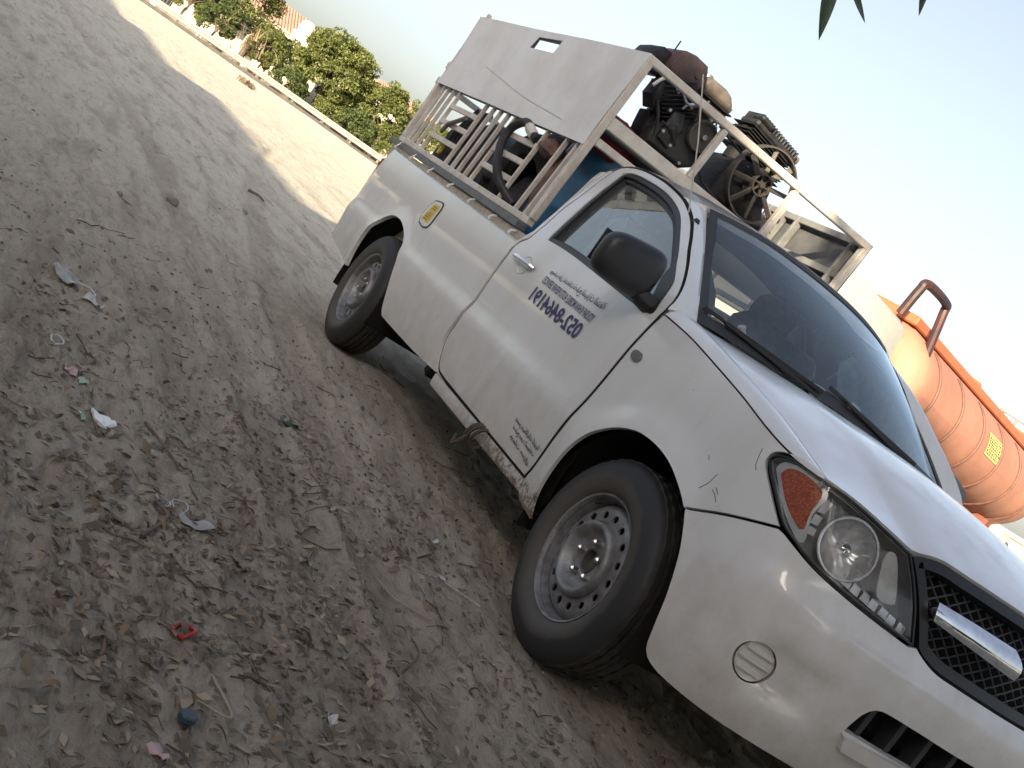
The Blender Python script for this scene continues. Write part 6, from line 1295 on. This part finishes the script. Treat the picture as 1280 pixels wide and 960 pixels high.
flat_patch([(-.014, -.010), (.016, -.012), (.014, .012), (-.012, .010)], (.866, -1.716), .4, .005, 12).build('white_tissue', 'white_plastic', None, angle=50, label='tiny white tissue crumb near the bottom edge', cat='tissue')
flat_patch([(-.02, -.007), (.024, -.009), (.022, .008), (-.02, .007)], (-.62, -.93), 1.9, .003, 13).build('white_tissue', 'white_plastic', None, angle=50, label='white tissue scrap on the soil beside the tread print', cat='tissue')
simple('straw', (.34, .28, .20), .8)
def stone(x, y, r, seed, label):
    m_ = blob((0, 0, 0), (r * 1.3, r, r * .7), seed, 18, 12, .18, 1.6); V = np.concatenate(m_.v) + T_(x, y, r * .35); q = MB(); q.add(V, m_.f); q.build('stone', 'stone', None, angle=25, label=label, cat='stone')
stone(-4.548, -1.651, .040, 1, 'dark stone on the open sand left of the pickup'); stone(-3.55, -2.05, .016, 2, 'small dark stone on the sand near the left side'); stone(-6.2, -.9, .024, 3, 'dark pebble on the sand behind the pickup'); stone(-3.05, -1.55, .014, 4, 'little dark pebble between the stone and the pickup')
def stick(pts, r, label, mat='wood_stick', name='stick'):
    q = cr([T_(x, y, r * 1.2 + dz) for x, y, dz in pts], 6); MB().tube(q, np.linspace(r, r * .5, len(q)), 6).build(name, mat, None, label=label, cat='stick')
stick([(-8.0, -.60, .01), (-7.9, -.52, .03), (-7.82, -.47, .0)], .018, 'brown stick lying on the sand behind the pickup')
stick([(-.36, -2.04, 0), (-.12, -2.0, .01), (.10, -1.94, 0)], .0045, 'long thin pale twig right of the milky packet'); stick([(.88, -1.98, .0), (1.02, -1.965, .012), (.98, -2.02, 0)], .003, 'bent straw near the bottle cap', 'straw')
stick([(.42, -2.10, 0), (.30, -2.04, .01), (.22, -2.06, 0)], .006, 'dark twig in the leaf pile at lower left'); stick([(-.30, -1.12, 0), (-.42, -1.02, .008), (-.55, -.99, 0)], .004, 'thin pale twig near the spoon'); stick([(.55, -1.45, 0), (.42, -1.36, .006), (.30, -1.33, 0)], .004, 'pale twig at lower centre'); stick([(.0, -1.36, 0), (.10, -1.33, .01), (.2, -1.25, 0)], .003, 'pale straw near the lower centre', 'straw')
# dry leaves: the larger ones one by one, the crumbs as one litter layer
def leaf_shape(L, W, bend, n=6):
    g = []
    for t in np.linspace(0, 1, n):
        w_ = W * .5 * math.sin(math.pi * min(1, t ** .8 * .98 + .01)) ** .8; z = bend * math.sin(math.pi * t); g.append([(L * (t - .5), -w_, z + w_ * .45), (L * (t - .5), 0, z), (L * (t - .5), w_, z + w_ * .35)])
    return g
protos = []
for k in range(6):
    m_ = MB().grid(leaf_shape(.07, .020 + .004 * (k % 3), .004 + .004 * (k % 4), 6)); V = np.concatenate(m_.v); me = bpy.data.meshes.new('dry_leaf'); me.from_pydata(V.tolist(), [], m_.f); me.materials.append(MATS['leaf_litter' if k % 3 else 'leaf_brown']); me.polygons.foreach_set('use_smooth', [True] * len(me.polygons)); protos.append(me)
rg = np.random.default_rng(77); cnt = 0; Rinv = np.stack([np.array(_r), -np.array(_up), np.array(_fw)])
def inview(p):
    q = Rinv @ (p - CAM); u = 1418.5 * q[0] / q[2] + 640; v = 1418.5 * q[1] / q[2] + 480; return q[2] > .5 and 5 < u < 1275 and 5 < v < 955
def litter_density(x, y):
    c1 = np.exp(-(((x - .55) / .55) ** 2 + ((y + 2.05) / .28) ** 2)); c2 = np.exp(-(((x - .3) / 1.1) ** 2 + ((y + 1.7) / .6) ** 2)); return np.clip(.75 * c1 + .5 * c2 + .07 * np.exp(-((x + .6) / 1.6) ** 2), 0, 1)
while cnt < 240:
    x = rg.uniform(-2.0, 1.9); y = rg.uniform(-2.7, -.7)
    if rg.uniform() > litter_density(x, y) or not inview(np.array([x, y, 0.])): continue
    o = bpy.data.objects.new('dry_leaf', protos[rg.integers(0, 6)]); C.objects.link(o); s_ = rg.uniform(.25, .72); o.location = (x, y, gz(x, y) + .007); o.rotation_euler = (rg.normal() * .45, rg.normal() * .3, rg.uniform(0, 6.28)); o.scale = (s_, s_ * rg.uniform(.7, 1.2), s_)
    _set(o, 'curled dry brown leaf lying in the litter on the trodden soil', 'leaf', 'dry leaves on the soil'); cnt += 1
N = 26000; X = rg.uniform(-6.5, 2.2, N * 3); Y = rg.uniform(-3.4, .6, N * 3); dn = np.clip(litter_density(X, Y) + .03 * np.exp(-((X - .3) / 2.2) ** 2) + .003, 0, 1); cl = np.clip(fbm(X * 2.2, Y * 3.0, 91, 3) * 1.6 + .55, .03, 1.3); ok = rg.uniform(size=N * 3) < dn * cl * 1.5; X, Y = X[ok], Y[ok]
n = len(X); Z = terrain(X, Y) + .004; a = rg.uniform(0, 6.28, n); L = rg.uniform(.008, .040, n) * (1 + .3 * (rg.uniform(size=n) > .9)); W = L * rg.uniform(.15, .5, n); tl = rg.normal(size=n) * .25
P = np.stack([X, Y, Z], 1); u = np.stack([np.cos(a), np.sin(a), tl], 1); v = np.stack([-np.sin(a), np.cos(a), rg.normal(size=n) * .4], 1)
Vv = np.stack([P - u * L[:, None] * .5, P + v * W[:, None] * .5 + np.array([0, 0, .003]), P + u * L[:, None] * .5, P - v * W[:, None] * .5], 1).reshape(-1, 3); leafmesh('leaf_litter', Vv, 'leaf_litter', None, kind='stuff', label='fine crumbs of dead leaves over the soil')
tw = MB(); nt2 = 900
for k in range(nt2):
    x = rg.uniform(-3.5, 2.0); y = rg.uniform(-2.8, -.2)
    if rg.uniform() > .12 + litter_density(x, y): continue
    a = rg.uniform(0, 6.28); L = rg.uniform(.02, .13); p = [T_(x + L * t * math.cos(a) + .1 * L * math.sin(6 * t), y + L * t * math.sin(a), .004 + .006 * abs(math.sin(3 * t + k))) for t in (0, .33, .66, 1)]; tw.tube(p, rg.uniform(.0008, .0026), 4, cap=False)
tw.build('twig_litter', 'twig', None, kind='stuff', recalc=False, label='small broken twigs strewn over the soil')
cl_ = MB()
for k in range(900):
    x = rg.uniform(-2.6, 2.0); y = rg.uniform(-2.9, -.1); r_ = rg.uniform(.003, .011); c0 = T_(x, y, r_ * .2); V = np.array([(1, 0, 0), (-1, 0, 0), (0, 1, 0), (0, -1, 0), (0, 0, .8), (0, 0, -.8)]) * r_ * rg.uniform(.6, 1.3, (6, 1)) + c0; cl_.add(V, [(0, 2, 4), (2, 1, 4), (1, 3, 4), (3, 0, 4), (2, 0, 5), (1, 2, 5), (3, 1, 5), (0, 3, 5)])
MATS['clod'] = worn('clod', (.13, .11, .088), (.20, .17, .135), .95, 30, bmp=.3); cl_.build('soil_crumbs', 'clod', None, kind='stuff', recalc=False, smooth=False, label='loose soil crumbs and grit')
